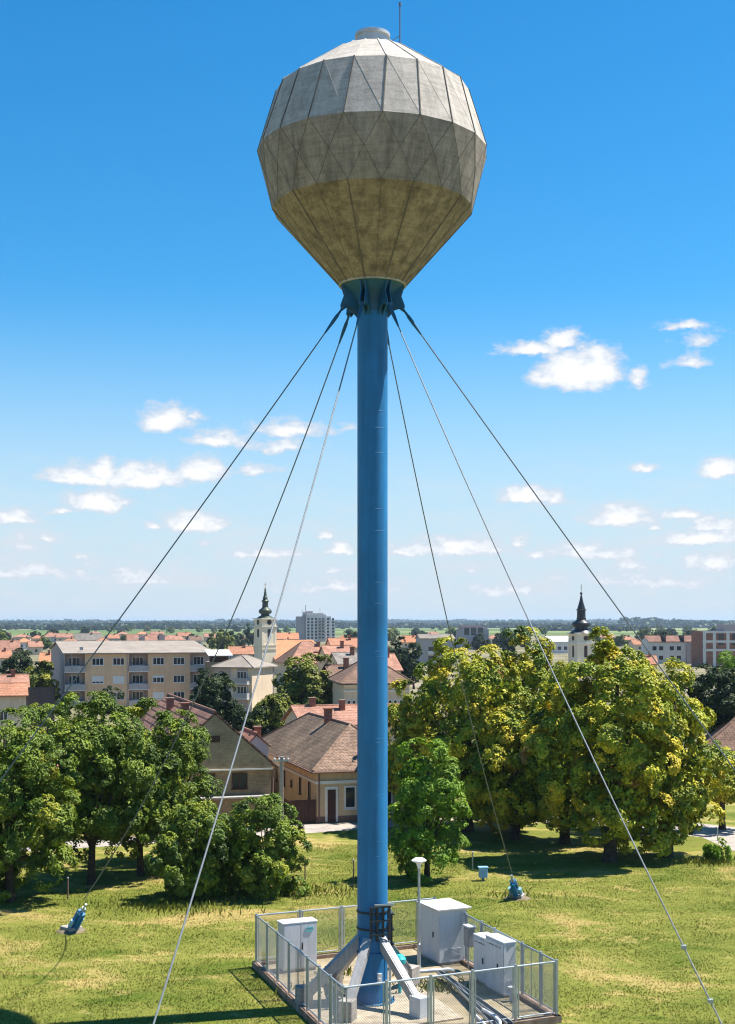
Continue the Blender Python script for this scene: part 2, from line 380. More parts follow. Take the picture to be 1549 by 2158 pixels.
# upper drum: folded panels between raised joints
b = MB()
for k in range(NS):
    p = [ring(RC, k), ring(RC, k + 1), ring(RD, k + 1, TW), ring(RD, k, TW)]
    b.add(p, [(0, 1, 3), (1, 2, 3)])
    out = Vector((p[1].x + p[3].x, p[1].y + p[3].y, 0)).normalized()
    b.bar(p[1], p[3], .012, .012, 2, out)
ribs(b, RC, RD, range(NS), .032, .035, 1, 0, TW)
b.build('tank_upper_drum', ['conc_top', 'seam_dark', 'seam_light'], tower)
b = MB()
for k in range(NS):
    b.add([ring(RD, k, TW), ring(RD, k + 1, TW), ring(RE, k + 1, TW), ring(RE, k, TW)], [(0, 1, 2, 3)])
    b.add([ring(RE, k, TW), ring(RE, k + 1, TW), ring(RF, k + 1, TW), ring(RF, k, TW)], [(0, 1, 2, 3)])
ribs(b, RD, RE, range(NS), .04, .04, 1, TW, TW)
b.build('tank_dome', ['conc_top', 'seam_light'], tower)
b = MB(); b.lathe([(.54, 32.4), (.54, 32.86), (.60, 32.87), (.60, 32.98), (.45, 33.05), (.05, 33.08)], 40)
cap = b.build('hatch_cap', 'galv_dull', tower, True)
b = MB(); b.lathe([(.556, 32.52), (.56, 32.56), (.556, 32.60)], 40, caps=False); b.build('cap_band', 'galv_dull', cap, True)
b = MB(); ax = xat(843, D) - TX
b.tube((ax, .1, 32.2), (ax, .1, 34.02), .022); b.tube((ax, .1, 34.02), (ax, .1, 34.12), .045); b.tube((ax, .1, 33.0), (ax - .4, .05, 32.72), .012)
b.build('lightning_rod', 'cable', tower)
# inclined struts round the foot, each on its own block
for deg in (310, 250, 195, 125, 55):
    a = R(deg); u = Vector((math.cos(a), math.sin(a), 0))
    b = MB(); b.bar(u * .42 + Vector((0, 0, 2.28)), u * 2.42 + Vector((0, 0, .42)), .20, .34); b.bar(u * .5 + Vector((0, 0, 2.395)), u * 2.35 + Vector((0, 0, .675)), .30, .03)
    s = b.build('strut', 'strut', tower)
    b = MB(); b.box((u.x * 2.38, u.y * 2.38, .41), (.52, .46, .82), a); b.build('footing', 'footing' if deg != 310 else 'grey_cab', tower, bevel=.02)
b = MB()   # ring that ties the struts to the shaft
b.lathe([(.515, 1.80), (.56, 1.81), (.56, 1.86), (.515, 1.87)], 48, caps=False); b.build('strut_ring', 'blue', tower, True)
# black iron cable-and-antenna bracket strapped round the shaft
b = MB()
for z in (3.22, 2.66): b.lathe([(.515, z - .03), (.545, z - .03), (.545, z + .03), (.515, z + .03)], 40, caps=False)
b.build('strap', 'black', tower)
def bracket(ang, off, w, z0, z1, nv, nh, hang):
    b = MB(); a = R(ang); u = Vector((math.cos(a), math.sin(a), 0)); t = Vector((-u.y, u.x, 0))
    for i in range(nv):
        p = u * off + t * (w * (i / (nv - 1) - .5)); b.bar(p + Vector((0, 0, z0 - hang * (i % 2))), p + Vector((0, 0, z1)), .085, .05, 0, u)
    for j in range(nh):
        z = z0 + .12 + (z1 - z0 - .15) * j / (nh - 1); b.bar(u * (off + .06) - t * (w / 2 + .05) + Vector((0, 0, z)), u * (off + .06) + t * (w / 2 + .05) + Vector((0, 0, z)), .05, .05, 0)
    for z in (3.22, 2.66):
        for s in (-1, 1): b.bar(u * .5 + t * s * w * .3 + Vector((0, 0, z)), u * off + t * s * w * .3 + Vector((0, 0, z)), .05, .05)
    b.build('bracket_frame', 'black', tower)
bracket(-66, .62, .66, 2.42, 3.48, 4, 3, .12); bracket(8, .62, .5, 2.0, 3.15, 3, 3, .3)
b = MB(); b.bar((.06, -.64, 3.52), (.72, -.5, 3.52), .05, .06); b.build('bracket_rail', 'galv', tower)
b = MB(); b.box((.235, -.49, 1.02), (.17, .08, .36), R(25)); b.box((.235, -.535, .98), (.09, .03, .14), R(25)); b.build('junction_plate', 'grey_cab', tower, bevel=.01)
b = MB(); b.tube((.62, -.1, 3.3), (.60, -.1, 0.1), .03); b.tube((.56, -.28, 2.3), (.57, -.28, 0.1), .022); b.build('conduit', 'galv', tower)
b = MB()
for k in range(12): a = 2 * math.pi * k / 12; b.tube((.72 * math.cos(a), .72 * math.sin(a), .15), (.72 * math.cos(a), .72 * math.sin(a), .32), .022)
b.lathe([(.76, .1), (.76, .18), (.6, .18)], 40, caps=False)
b.build('base_flange', 'blue_dark', tower)

# stay cables
LBL = {'a': 'steel stay cable from the tank collar to the upper left, crossing the long apartment block',
       'b': 'steel stay cable from the collar to the blue anchor on the lawn at left',
       'c': 'pale stay cable from the collar down past the gabled brick house to the near lawn',
       'd': 'thin stay cable from the collar to the blue anchor under the yellowing trees',
       'e': 'pale stay cable from the collar across the yellowing trees to the near right lawn',
       'f': 'dark stay cable from the collar passing right of the black-domed church tower'}
for k, (e, sag) in CAB.items():
    a = CANG[k]; top = Vector((TX + 1.05 * math.cos(a), D + 1.05 * math.sin(a), 23.62))
    t = thing('stay_cable', LBL[k], 'cable', e, 0, 'stay cables of the water tower')
    end = e + Vector((0, 0, .15)); d = end - top
    if k in 'bd': end = top + d * (1 - 1.55 / d.length); d = end - top
    pts = [top + d * (i / 40) - Vector((0, 0, sag * 4 * (i / 40) * (1 - i / 40))) - e for i in range(41)]
    b = MB(); b.path(pts, {'c': .025, 'e': .020}.get(k, .0215), 8); b.build('strand', 'cable' if k not in 'ce' else 'cable_pale', t, True)
    dd = (pts[1] - pts[0]).normalized()
    b = MB(); b.path([pts[0], pts[0] + dd * .25, pts[0] + dd * .32, pts[0] + dd * .55, pts[0] + dd * 1.05], [.035, .045, .062, .062, .028], 10); b.build('socket', 'blue_dark', t, True)
    if k in 'e':
        for q in (31, 33): b = MB(); b.box(pts[q], (.12, .12, .09)); b.build('cable_clip', 'galv', t)
# the two anchors in view
def anchor(k, label):
    e, sag = CAB[k]; a = CANG[k]; u = Vector((-math.cos(a), -math.sin(a), 0)); dirn = Vector((u.x * .62, u.y * .62, .78)).normalized()
    t = thing('cable_anchor', label, 'anchor', e, 0, 'blue cable anchors'); w = Vector((-u.y, u.x, 0))
    b = MB(); b.lathe([(.66, .0), (.52, .05), (.4, .08), (.02, .09)], 14); b.build('soil_patch', 'soil', t, True)
    b = MB(); b.box((0, 0, .1), (.75, .62, .22), a); b.build('anchor_block', 'footing', t, bevel=.03)
    b = MB(); b.bar(dirn * .1, dirn * 1.15, .38, .2, 0, w); b.bar(dirn * .25, dirn * 1.0, .5, .06, 0, w)
    for s in (-1, 1): b.bar(w * s * .17 + dirn * .3, w * s * .12 + dirn * 1.25, .05, .09, 0, w)
    b.build('turnbuckle_body', 'blue', t, bevel=.015)
    b = MB()
    for s in (-1, 1): b.tube(w * s * .24 + dirn * .35, w * s * .24 + dirn * .72, .085, 12)
    b.box(dirn * 1.08, (.16, .3, .12), a); b.box(dirn * .55 + w * .1 + Vector((u.x * .12, u.y * .12, .06)), (.12, .16, .2), a)
    b.build('tension_rod', 'blue_light', t)
    b = MB(); b.tube(dirn * 1.1, dirn * 1.62, .05, 10); b.tube(dirn * 1.28, dirn * 1.4, .085, 10); b.build('shackle', 'galv', t)
anchor('b', 'blue steel cable anchor on the open lawn beside the bushes at left')
anchor('d', 'blue steel cable anchor standing at the shade edge below the yellowing trees')

# ------------------------------------------------------------------ fenced yard round the foot
FH = 2.0
cF, cR, cL = gp(724, 2080, FH), gp(1173, 2025, FH), gp(540, 1928, FH)
for c in (cF, cR, cL): c.z = 0
cB = cL + cR - cF
e1 = (cR - cF).normalized(); e2 = (cL - cF).normalized(); E1 = math.atan2(e1.y, e1.x); E2 = math.atan2(e2.y, e2.x)
w1, w2 = (cR - cF).length, (cL - cF).length
def slab(name, quad, z0, z1, mat, label, cat=None, kind=None):
    b = MB(); q = [Vector(p) for p in quad]
    b.add([(p.x, p.y, z0) for p in q] + [(p.x, p.y, z1) for p in q], [(3, 2, 1, 0), (4, 5, 6, 7), (0, 1, 5, 4), (1, 2, 6, 5), (2, 3, 7, 6), (3, 0, 4, 7)])
    return tag(b.build(name, mat), label, cat, None, kind)
def yard(a, c): return cF + e1 * (w1 * a) + e2 * (w2 * c)
slab('yard_ground', [cF, cR, cB, cL], -.1, .10, 'dirt', None, None, 'structure')
fence = thing('chain_link_fence', 'square of galvanised chain-link fence panels around the tower foot', 'fence', cF)
def side(P, Q, ends, mids):
    P, Q = P - cF, Q - cF; d = (Q - P).normalized(); L = (Q - P).length
    ts = [0] + [min(max(along(P + cF, d, x), .2), L - .2) for x in ends] + [L]
    b = MB(); z = Vector((0, 0, 1)); b.bar(P - d * .12 + z * .09, Q + d * .12 + z * .09, .24, .30); b.build('kerb', 'kerb', fence)
    for t in ts[1:]:
        b = MB(); b.box(P + d * t + z * (FH / 2 + .1), (.075, .075, FH - .1), math.atan2(d.y, d.x)); b.build('post', 'galv', fence)
    for t0, t1 in zip(ts, ts[1:]):
        p, q = P + d * (t0 + .10), P + d * (t1 - .10); lo, hi = z * .34, z * (FH - .02)
        b = MB()
        for a, c in ((p + lo, q + lo), (p + hi, q + hi), (p + lo, p + hi), (q + lo, q + hi)): b.tube(a, c, .024, 8)
        b.tube(P + d * t0 + hi, P + d * t1 + hi, .03, 8)
        for m in mids:
            tm = along(P + cF, d, m)
            if t0 + .2 < tm < t1 - .2: b.tube(P + d * tm + lo, P + d * tm + hi, .02, 8)
        fr = b.build('panel_frame', 'galv', fence)
        W, Hh, st = (q - p).length, FH - .36, .085
        b = MB(); n = int((W + Hh) / st); o = Vector((-d.y, d.x, 0)) * .004
        for i in range(n + 1):
            s = i * st
            x0, y0 = (s, 0) if s <= W else (W, s - W); x1, y1 = (0, s) if s <= Hh else (s - Hh, Hh)
            for sgn in (1, -1):
                f = (lambda x, y: p + lo + d * (x if sgn == 1 else W - x) + z * y + o * sgn)
                if abs(x0 - x1) > .02: b.path([f(x0, y0), f(x1, y1)], .0036, 3)
        b.build('wire_mesh', 'cable_pale', fr)
side(cF, cR, [815, 908, 996, 1087], [])
side(cF, cL, [697, 673, 648, 609, 585, 563][:6], [628, 708])
side(cL, cB, [633, 720, 802, 882], [])
side(cR, cB, [1140, 1101, 1043, 1015, 983], [1120])
foundation = slab('concrete_slab', [yard(.02, .12), yard(.62, .12), yard(.62, .62), yard(.02, .62)], .05, .16, 'slab', 'tan concrete slab under the blue column', 'slab')

def zt(y, p): return zat(y, p.y)
def cabinet(name, label, K, wpx, dpx, ty, doors, mat, cap, over=.03, capt=.05, group='white equipment cabinets', left_doors=0, plinth=.1):
    K = Vector(K); hgt = zt(ty, K)
    w = along(K, e1, wpx); d = along(K, e2, dpx)
    t = thing(name, label, 'cabinet', K, E1, group)
    sk = E2 - E1 - math.pi / 2
    b = MB(); b.b2((.03, .03, .1), (w - .03, d - .03, .1 + plinth)); b.build('plinth', 'footing', t)
    b = MB(); b.b2((0, 0, .1 + plinth), (w, d, hgt - capt)); body = b.build('body', mat, t, bevel=.012)
    b = MB(); b.b2((-over, -over, hgt - capt + .002), (w + over, d + over, hgt + .0)); b.build('lid', cap, t, bevel=.012)
    z0, z1 = .16 + plinth, hgt - capt - .05
    for i in range(doors):
        a, c = w * i / doors + .03, w * (i + 1) / doors - .012
        b = MB(); b.b2((a, -.022, z0), (c, -.004, z1)); dr = b.build('door', mat, t, bevel=.006)
        if i == doors - 1:
            b = MB(); b.b2((a + .03, -.05, (z0 + z1) / 2 - .14), (a + .07, -.024, (z0 + z1) / 2 + .12)); b.build('handle', 'black', dr, bevel=.01)
    if not doors:
        b = MB()
        for q in range(6): b.b2((w * .22, -.014, .34 + plinth + q * .05), (w * .78, -.0005, .36 + plinth + q * .05))
        b.build('vent', mat, t)
    b = MB()
    for q in (.2, .8):
        zq = z0 + (z1 - z0) * q; b.tube((-.012, -.012, zq - .05), (-.012, -.012, zq + .05), .014, 8)
    b.build('hinge', 'galv', t)
    for i in range(left_doors):
        b = MB(); b.b2((-.022, .03, z0), (-.004, d - .03, z1)); dr = b.build('door', mat, t, bevel=.006)
        b = MB(); b.b2((-.05, d * .28, (z0 + z1) / 2 - .1), (-.024, d * .28 + .06, (z0 + z1) / 2 + .1)); b.build('handle', 'black', dr)
    return t, w, d, hgt
KZ = .1
def K(x, y): return gp(x, y, KZ) * 1.0
def onz(v): v.z = 0; return v
t, w, d, h = cabinet('equipment_cabinet', 'wide white two-door cabinet with a teal emblem, inside the left fence', onz(K(597, 2052)), 668, 588, 1946, 2, 'white', 'white_lit')
b = MB()   # the teal emblem on the right-hand door: oval swoosh and wavy strokes
ex, ez = w * .76, h - .28; pts = []
b.path([(ex + .17 * math.cos(R(q)), -.03, ez + .10 * math.sin(R(q))) for q in range(175, 372, 14)], [.006 + .010 * math.sin(math.pi * i / 14) for i in range(15)], 6)
for i, (x0, x1) in enumerate(((-.13, -.03), (-.02, .06), (.07, .15))):
    b.path([(ex + x0 + (x1 - x0) * q / 6, -.03, ez + .02 + .035 * math.sin(q * 1.9 + i)) for q in range(7)], .012, 6)
b.build('emblem', 'teal', t)
t, w, d, h = cabinet('equipment_cabinet', 'large grey-white cabinet with an overhanging flat dusty roof', onz(K(926, 2036)), 984, 894, 1916, 0, 'grey_cab', 'roofsheet', .14, .07, left_doors=1)
t, w, d, h = cabinet('equipment_cabinet', 'tall narrow white cabinet nearest the front right fence corner', onz(K(1062, 2104)), 1087, 1029, 1986, 0, 'white', 'white_lit', .015, .05, left_doors=1)
def lettering(t, d, h, n):
    b = MB(); random.seed(n)
    y = d * .15
    while y < d * .85:
        l = random.uniform(.02, .05); b.b2((-.026, y, h - .26), (-.0225, y + l, h - .22 + random.uniform(0, .015))); y += l + random.choice((.015, .015, .05))
    b.build('lettering', 'ink', t)
lettering(t, d, h, 3)
b = MB(); b.add([(w * .25, -.004, h - .12), (w * .75, -.004, h - .12), (w * .3, -.004, h - .3)], [(0, 1, 2)]); b.add([(w * .25, -.007, h - .12), (w * .75, -.007, h - .12), (w * .3, -.007, h - .3)], [(0, 1, 2)])
b.build('sticker', 'galv', t)
Kc = onz(K(1062, 2104)); K2 = Kc + e2 * (d + .03)
t, w, d, h = cabinet('equipment_cabinet', 'slightly lower narrow white cabinet behind the tall one at the front right fence corner', K2, 1058, 1003, 1980, 0, 'white', 'white_lit', .015, .05, left_doors=1)
lettering(t, d, h, 5)
# grey meter box on the right fence
P0 = cR + (cB - cR).normalized() * along(cR, (cB - cR).normalized(), 1000)
t = thing('meter_box', 'small grey box with pale lid fixed on the right fence beside the large cabinet', 'meter box', P0 - e1 * .22, E1)
b = MB(); b.box((0, 0, 1.35), (.26, .42, .72)); b.build('body', 'grey_box', t, bevel=.015)
b = MB(); b.box((0, 0, 1.74), (.32, .48, .06)); b.build('lid', 'white', t, bevel=.01)
b = MB(); b.box((-.14, 0, 1.35), (.02, .34, .6)); b.build('door', 'grey_box', t, bevel=.005)
b = MB(); b.tube((.02, .1, 1.0), (.02, .1, .1), .03); b.build('conduit', 'galv', t)
# lamp with a flat disc head
P0 = onz(gp(883, 2040, .1)); hl = zt(1812, P0)
t = thing('lamp_post', 'slim grey lamp post with a white saucer head inside the back fence', 'lamp post', P0)
b = MB(); b.path([(0, 0, .1), (0, 0, 1.0), (0, 0, 1.02), (0, 0, hl - .3)], [.07, .07, .05, .045], 16); b.build('post', 'galv', t, True)
b = MB(); b.lathe([(.045, hl - .32), (.11, hl - .12), (.27, hl - .05), (.28, hl - .01), (.16, hl + .07), (.02, hl + .09)], 32); b.build('lamp_head', 'white_lit', t, True)
b = MB(); b.lathe([(.09, .1), (.09, .14), (.05, .15)], 16); b.build('base_plate', 'galv', t)
# pipes and cable trays on the yard floor
def run(name, label, cat, pts, r, mat, group):
    P = [Vector(p) for p in pts]; o = P[0].copy(); o.z = 0
    t = thing(name, label, cat, o, 0, group)
    b = MB(); b.path([p - o for p in P], r, 12); b.build('pipe_run', mat, t, True)
    b = MB()
    for i in range(len(P) - 1):
        for q in (.15, .85):
            c = P[i].lerp(P[i + 1], q) - o; b.box((c.x, c.y, c.z / 2 + .05), (.09, .09, max(.04, c.z - .1)))
    b.build('support', 'footing', t)
def tray(label, p, q, w=.2):
    o = Vector(p); o.z = 0; t = thing('cable_tray', label, 'cable tray', o, 0, 'galvanised cable trays on the yard floor')
    p, q = Vector(p) - o, Vector(q) - o; d = (q - p).normalized(); s = Vector((-d.y, d.x, 0))
    b = MB(); b.bar(p, q, w, .015); b.bar(p + s * w / 2 + Vector((0, 0, .04)), q + s * w / 2 + Vector((0, 0, .04)), .02, .09); b.bar(p - s * w / 2 + Vector((0, 0, .04)), q - s * w / 2 + Vector((0, 0, .04)), .02, .09)
    b.build('channel', 'galv', t)
    b = MB()
    for i in range(3): b.tube(p + s * w * (i - 1) * .25 + Vector((0, 0, .035)), q + s * w * (i - 1) * .25 + Vector((0, 0, .035)), .022)
    b.build('cable', 'black', t)
def yz(x, y, z): return gp(x, y, z)
G = 'galvanised pipes on the yard floor'
run('pipe', 'thick grey pipe running from the column towards the large cabinet', 'pipe', [yz(846, 2050, .35), yz(945, 2043, .35), yz(955, 2046, .2)], .075, 'galv', G)
run('pipe', 'thin grey pipe under the thick one near the large cabinet', 'pipe', [yz(850, 2066, .25), yz(930, 2056, .25)], .045, 'galv_dull', G)
tray('cable tray from the large cabinet along the tall white cabinets', yz(925, 2050, .3), yz(1075, 2160, .3))
tray('cable tray running beside the slab edge to the front fence', yz(945, 2062, .28), yz(1052, 2172, .28), .16)
tray('dark cable tray from the wide white cabinet to the column', yz(668, 2050, .3), yz(745, 2100, .3), .22)
run('pipe', 'short white pipe bending down at the front fence', 'pipe', [yz(1018, 2128, .45), yz(1040, 2140, .45), yz(1053, 2152, .4), yz(1056, 2172, .15)], .06, 'white', G)
run('pipe', 'short white pipe ending beside the bent one at the front fence', 'pipe', [yz(1003, 2140, .35), yz(1030, 2168, .3)], .055, 'white', G)
P0 = yz(1078, 2110, .1); t = thing('pump_valve', 'white valve assembly at the foot of the tall narrow cabinet', 'valve', (P0.x, P0.y, 0))
b = MB(); b.tube((0, 0, .1), (0, 0, .55), .07); b.tube((-.16, 0, .35), (.18, 0, .35), .055); b.lathe([(.02, .55), (.13, .57), (.13, .6), (.02, .62)], 16); b.build('valve_body', 'white', t)
b = MB(); b.tube((.1, -.2, .1), (.1, -.2, .4), .05); b.tube((.1, -.2, .4), (.16, -.1, .42), .05); b.build('elbow', 'galv', t)
P0 = yz(850, 2010, .1)
b = MB(); b.tube((0, 0, .1), (0, 0, 1.22), .06, 10)
# flat teal cover near the struts
t = thing('hose_cover', 'small teal cover beside the foot of the right strut', 'cover', (TX + .95, D + .9, 0)); b.lathe([(.2, 1.2), (.22, 1.35), (.12, 1.48), (.02, 1.5)], 16); b.build('shell', 'teal', t, True)
# ------------------------------------------------------------------ buildings
GRID = R(16.4)
class Bld:
    """a building in its own frame: x along the street front (w), y back (d)"""
    def __init__(s, name, label, cat, loc, rz, w, d, group=None):
        s.t = thing(name, label, cat, loc, rz, group); s.w, s.d = w, d
    def box(s, b, face, u0, u1, z0, z1, o0, o1, mi=0):
        if face == 'f': b.b2((u0, -o1, z0), (u1, -o0, z1), mi)
        elif face == 'b': b.b2((u0, s.d + o0, z0), (u1, s.d + o1, z1), mi)
        elif face == 'l': b.b2((-o1, u0, z0), (-o0, u1, z1), mi)
        else: b.b2((s.w + o0, u0, z0), (s.w + o1, u1, z1), mi)
    def window(s, face, u, z, ww, wh, far=False, split=2, fw=.07, o=0, shut=0, frame='frame', glass='glass', parent=None, sill=True):
        par = parent or s.t
        if far:
            b = MB(); s.box(b, face, u - ww / 2, u + ww / 2, z, z + wh, o - .05, o + .012); return b.build('window', glass, par)
        b = MB(); a, c = u - ww / 2, u + ww / 2; O = (o - .02, o + .045)
        s.box(b, face, a, c, z, z + fw, *O); s.box(b, face, a, c, z + wh - fw, z + wh, *O)
        for q in range(split + 1):
            x = a + (ww - fw) * q / split; s.box(b, face, x, x + fw, z + fw, z + wh - fw, *O)
        if sill: s.box(b, face, a - .05, c + .05, z - .06, z - .003, o - .02, o + .10)
        wn = b.build('window', frame, par)
        b = MB(); s.box(b, face, a + .01, c - .01, z + .01, z + wh - .01, o - .03, o + .012); b.build('pane', glass, wn)
        if shut:
            b = MB(); s.box(b, face, a + .03, c - .03, z + wh * (1 - shut), z + wh - .02, o - .01, o + .055); b.build('shutter', 'shutter', wn)
        return wn
    def walls(s, he, mat, hr=None, axis=None, plinth=None):
        b = MB(); b.b2((0, 0, -.3), (s.w, s.d, he))
        if axis == 'y': b.prism([(0.01, he - .01), (s.w - .01, he - .01), (s.w / 2, hr - .08)], .01, s.d - .01)
        if axis == 'x': b.prism([(0.01, he - .01), (s.d - .01, he - .01), (s.d / 2, hr - .08)], .01, s.w - .01, axis='x')
        wl = b.build('wall', mat, s.t)
        if plinth:
            b = MB(); b.b2((-.03, -.03, -.2), (s.w + .03, s.d + .03, plinth)); b.build('plinth', 'plinth', s.t)
        return wl
    def gable(s, he, hr, mat, axis='x', over=.4, th=.14, name='roof', y0=0, y1=0):
        W, L = (s.w, s.d) if axis == 'y' else (s.d, s.w)
        k = (hr - he) / (W / 2); o = over; e = he - k * o
        poly = [(-o, e), (W / 2, hr), (W + o, e), (W + o, e + th), (W / 2, hr + th), (-o, e + th)]
        b = MB(); b.prism(poly, -o * .7, L + o * .7, axis=axis)
        # ridge capping
        if axis == 'y': b.tube((W / 2, -o * .7, hr + th), (W / 2, L + o * .7, hr + th), .10, 6)
        else: b.tube((-o * .7, W / 2, hr + th), (L + o * .7, W / 2, hr + th), .10, 6)
        return b.build(name, mat, s.t)
    def hip(s, he, hr, mats, over=.4, th=.12, axis='x', inset=None, back=True, mif=None):
        o = over; w, d = s.w, s.d; z = he - .02
        lo = [(-o, -o, z), (w + o, -o, z), (w + o, d + o, z), (-o, d + o, z)]
        up = [(p[0], p[1], z + th) for p in lo]
        if axis == 'x':
            i = inset or d / 2; rd = [(i, d / 2, hr), (w - i, d / 2, hr)]
            fs = [(4, 5, 9, 8), (5, 6, 9), (6, 7, 8, 9), (7, 4, 8)]
        else:
            i = inset or w / 2; rd = [(w / 2, i, hr), (w / 2, d - (i if back else -o), hr)]
            fs = [(4, 5, 8), (5, 6, 9, 8), (6, 7, 9), (7, 4, 8, 9)]
        b = MB(); b.add(lo + up + rd, [(3, 2, 1, 0), (0, 1, 5, 4), (1, 2, 6, 5), (2, 3, 7, 6), (3, 0, 4, 7)])
        b.f += [tuple(f) for f in fs]; b.m += (mif or [0] * 4)
        V = lo + up + rd
        for p, q in ((4, 8), (5, 8 if axis == 'y' else 9), (6, 9), (7, 9 if axis == 'y' else 8), (8, 9)): b.tube(V[p], V[q], .09, 6)
        return b.build('roof', mats, s.t)
    def chimney(s, x, y, z0, z1, sz=.5, mat='redbrick', parent=None):
        b = MB(); b.box((x, y, (z0 + z1) / 2), (sz, sz, z1 - z0)); b.box((x, y, z1 + .05), (sz + .14, sz + .14, .1)); return b.build('chimney', mat, parent or s.t)

def fdir(rz): return Vector((math.cos(rz), math.sin(rz), 0))

# --- yellow street house with a hipped tile roof
K0 = gp(668, 1735); K0.z = 0
B = Bld('street_house', 'ochre single-storey house with a mossy hipped tile roof behind the blue column', 'house', K0, GRID, 6.7, 19.5)
he = zat(1626, K0.y)
B.walls(he, 'yellow', plinth=.42)
rf = B.hip(he, 6.05, ['t_rose_lit', 't_old'], .38, .1, 'y', 3.9, mif=[0, 0, 0, 1])  # hip faces coloured as sunlit, left slope in mossy tiles
U = lambda px: along(K0, fdir(GRID), px)
b = MB(); B.box(b, 'f', -.05, 6.75, he - .82, he - .62, -.02, .09); B.box(b, 'l', -.05, 19, he - .82, he - .66, -.02, .07); b.build('cornice', 'trim', B.t)
b = MB(); B.box(b, 'f', U(685), U(712), .05, 2.35, -.02, .05); b.build('door_surround', 'trim', B.t)
b = MB(); B.box(b, 'f', U(690), U(707), .06, 2.15, .052, .075); dr = b.build('door', 'wood', B.t)
b = MB(); B.box(b, 'f', U(698) - .02, U(698) + .02, .1, 2.1, .076, .09); b.build('door_stile', 'wood', dr)
for x in (738, 786, 815): B.window('f', U(x), .86, .82, 1.5, split=1, fw=.11, frame='trim')
for y, z, ww, wh in ((2.0, 1.35, .55, 1.1), (4.6, 1.35, .5, 1.1), (7.2, 1.55, .45, .45), (9.5, 1.3, .55, 1.1), (12, 1.4, .5, 1.0), (14.5, 1.4, .5, 1.0)): B.window('l', y, z, ww, wh, split=1, fw=.06, frame='wood')
b = MB(); b.tube((.12, -.1, .1), (.12, -.1, he), .05); b.tube((-.42, -.4, he - .02), (7.1, -.4, he - .02), .07); b.tube((-.42, -.4, he - .02), (-.42, 19, he - .02), .07); b.build('gutter', 'plinth', B.t)
B.chimney(3.1, 9, 5.4, 6.75, .5, parent=rf)
b = MB(); b.b2((4.6, 1.3, 4.32), (5.1, 1.75, 4.62)); b.build('roof_vent', 'offwhite', rf)
# brown yard gate
b = MB()
for i in range(9): b.b2((-1.78 + i * .19, -.03, .05), (-1.78 + i * .19 + .178, .03, 1.55))
b.b2((-1.8, .032, .3), (-.07, .07, .42)); b.b2((-1.8, .032, 1.2), (-.07, .07, 1.32))
o = b.build('yard_gate', 'wood'); o.location = K0; o.rotation_euler = (0, 0, GRID); tag(o, 'dark brown plank gate in the gap left of the ochre house', 'gate')
# rose-tiled wing behind
L0 = Vector((xat(640, 110), 110, 0))
B = Bld('rear_house', 'rose-tiled house with two chimneys behind the ridge of the ochre house', 'house', L0, GRID, 12, 7)
B.walls(4.5, 'cream2', 5.9, 'x'); rf = B.gable(4.5, 5.75, 't_pink', 'x'); B.chimney(1.6, 3.5, 5.3, 6.5, .5, parent=rf); B.chimney(4.0, 2.6, 5.0, 6.3, .45, parent=rf)
for x in (2, 5, 8): B.window('f', x, 1.4, .9, 1.3)
# --- brick gable house
AP = Vector((xat(452, 84), 84, 0)); W2 = 7.3
L0 = AP - fdir(GRID) * W2 / 2
B = Bld('gable_house', 'yellow brick house with a big gable end and a red striped tile roof', 'house', L0, GRID, W2, 21)
he, hr = 4.05, 7.25
B.walls(he, 'brick', hr, 'y'); rf = B.gable(he, hr, 't_red', 'y', .42, .13)
U = lambda px: along(L0, fdir(GRID), px)
b = MB(); b.prism([(.02, 3.74), (W2 - .02, 3.74), (W2 - .02, he - .05), (W2 / 2, hr - .06), (.02, he - .05)], -.24, -.003); b.build('gable_wall', 'brick_sunlit', B.t)  # sun on the gable is painted by the lighter brick
b = MB(); b.b2((-.1, -.32, 3.64), (W2 + .05, -.004, 3.735)); b.build('eaves_board', 'trim', B.t)
b = MB(); b.b2((-.1, -.9, 1.94), (W2, -.003, 2.03)); b.build('canopy_slab', 'footing', B.t)
b = MB(); B.box(b, 'f', U(433), U(462), 5.45, 5.85, .2, .26); b.build('attic_opening', 'wood', B.t)
B.window('f', U(505), 2.45, 1.0, 1.0, split=2, frame='wood'); B.window('f', U(440), 2.45, .8, 1.0, split=2, frame='wood')
B.chimney(2.9, 7.5, 5.6, 7.42, .5, parent=rf); B.chimney(2.8, 14, 5.6, 7.4, .5, parent=rf)
b = MB(); b.tube((W2 + .42, -.3, he - .2), (W2 + .1, -.12, he - .5), .05); b.tube((W2 + .1, -.12, he - .5), (W2 + .1, -.12, .1), .05); b.build('downpipe', 'plinth', B.t)
# lean-to between the two houses
P0 = L0 + fdir(GRID) * (W2 + .5) + Vector((-math.sin(GRID), math.cos(GRID), 0)) * 11
B = Bld('lean_to', 'small orange-tiled outbuilding in the gap behind the brick gable house', 'outbuilding', P0, GRID, 1.7, 5)
B.walls(4.1, 'offwhite', 4.9, 'y'); rf = B.gable(4.1, 4.9, 't_pink', 'y', .15, .1); B.chimney(1.2, 1.5, 4.4, 5.3, .45, parent=rf); B.window('f', .8, 2, .6, .8)
# concrete utility pole
P0 = Vector((xat(593, 83), 83, 0)); zt_ = zat(1594, 83)
t = thing('utility_pole', 'pale concrete utility pole with insulators by the ochre house', 'utility pole', P0)
b = MB(); b.box((0, 0, zt_ / 2), (.27, .27, zt_), 0, 0, .75); b.build('pole', 'pole', t)
b = MB(); b.b2((-.5, -.16, zt_ - .3), (.5, -.1, zt_ - .22)); b.build('crossarm', 'galv', t)
b = MB()
for x in (-.42, -.15, .15, .42): b.lathe([(.05, zt_ - .22), (.07, zt_ - .15), (.03, zt_ - .08), (.05, zt_ - .02)], 10, (x, -.13))
b.build('insulator', 'white', t)

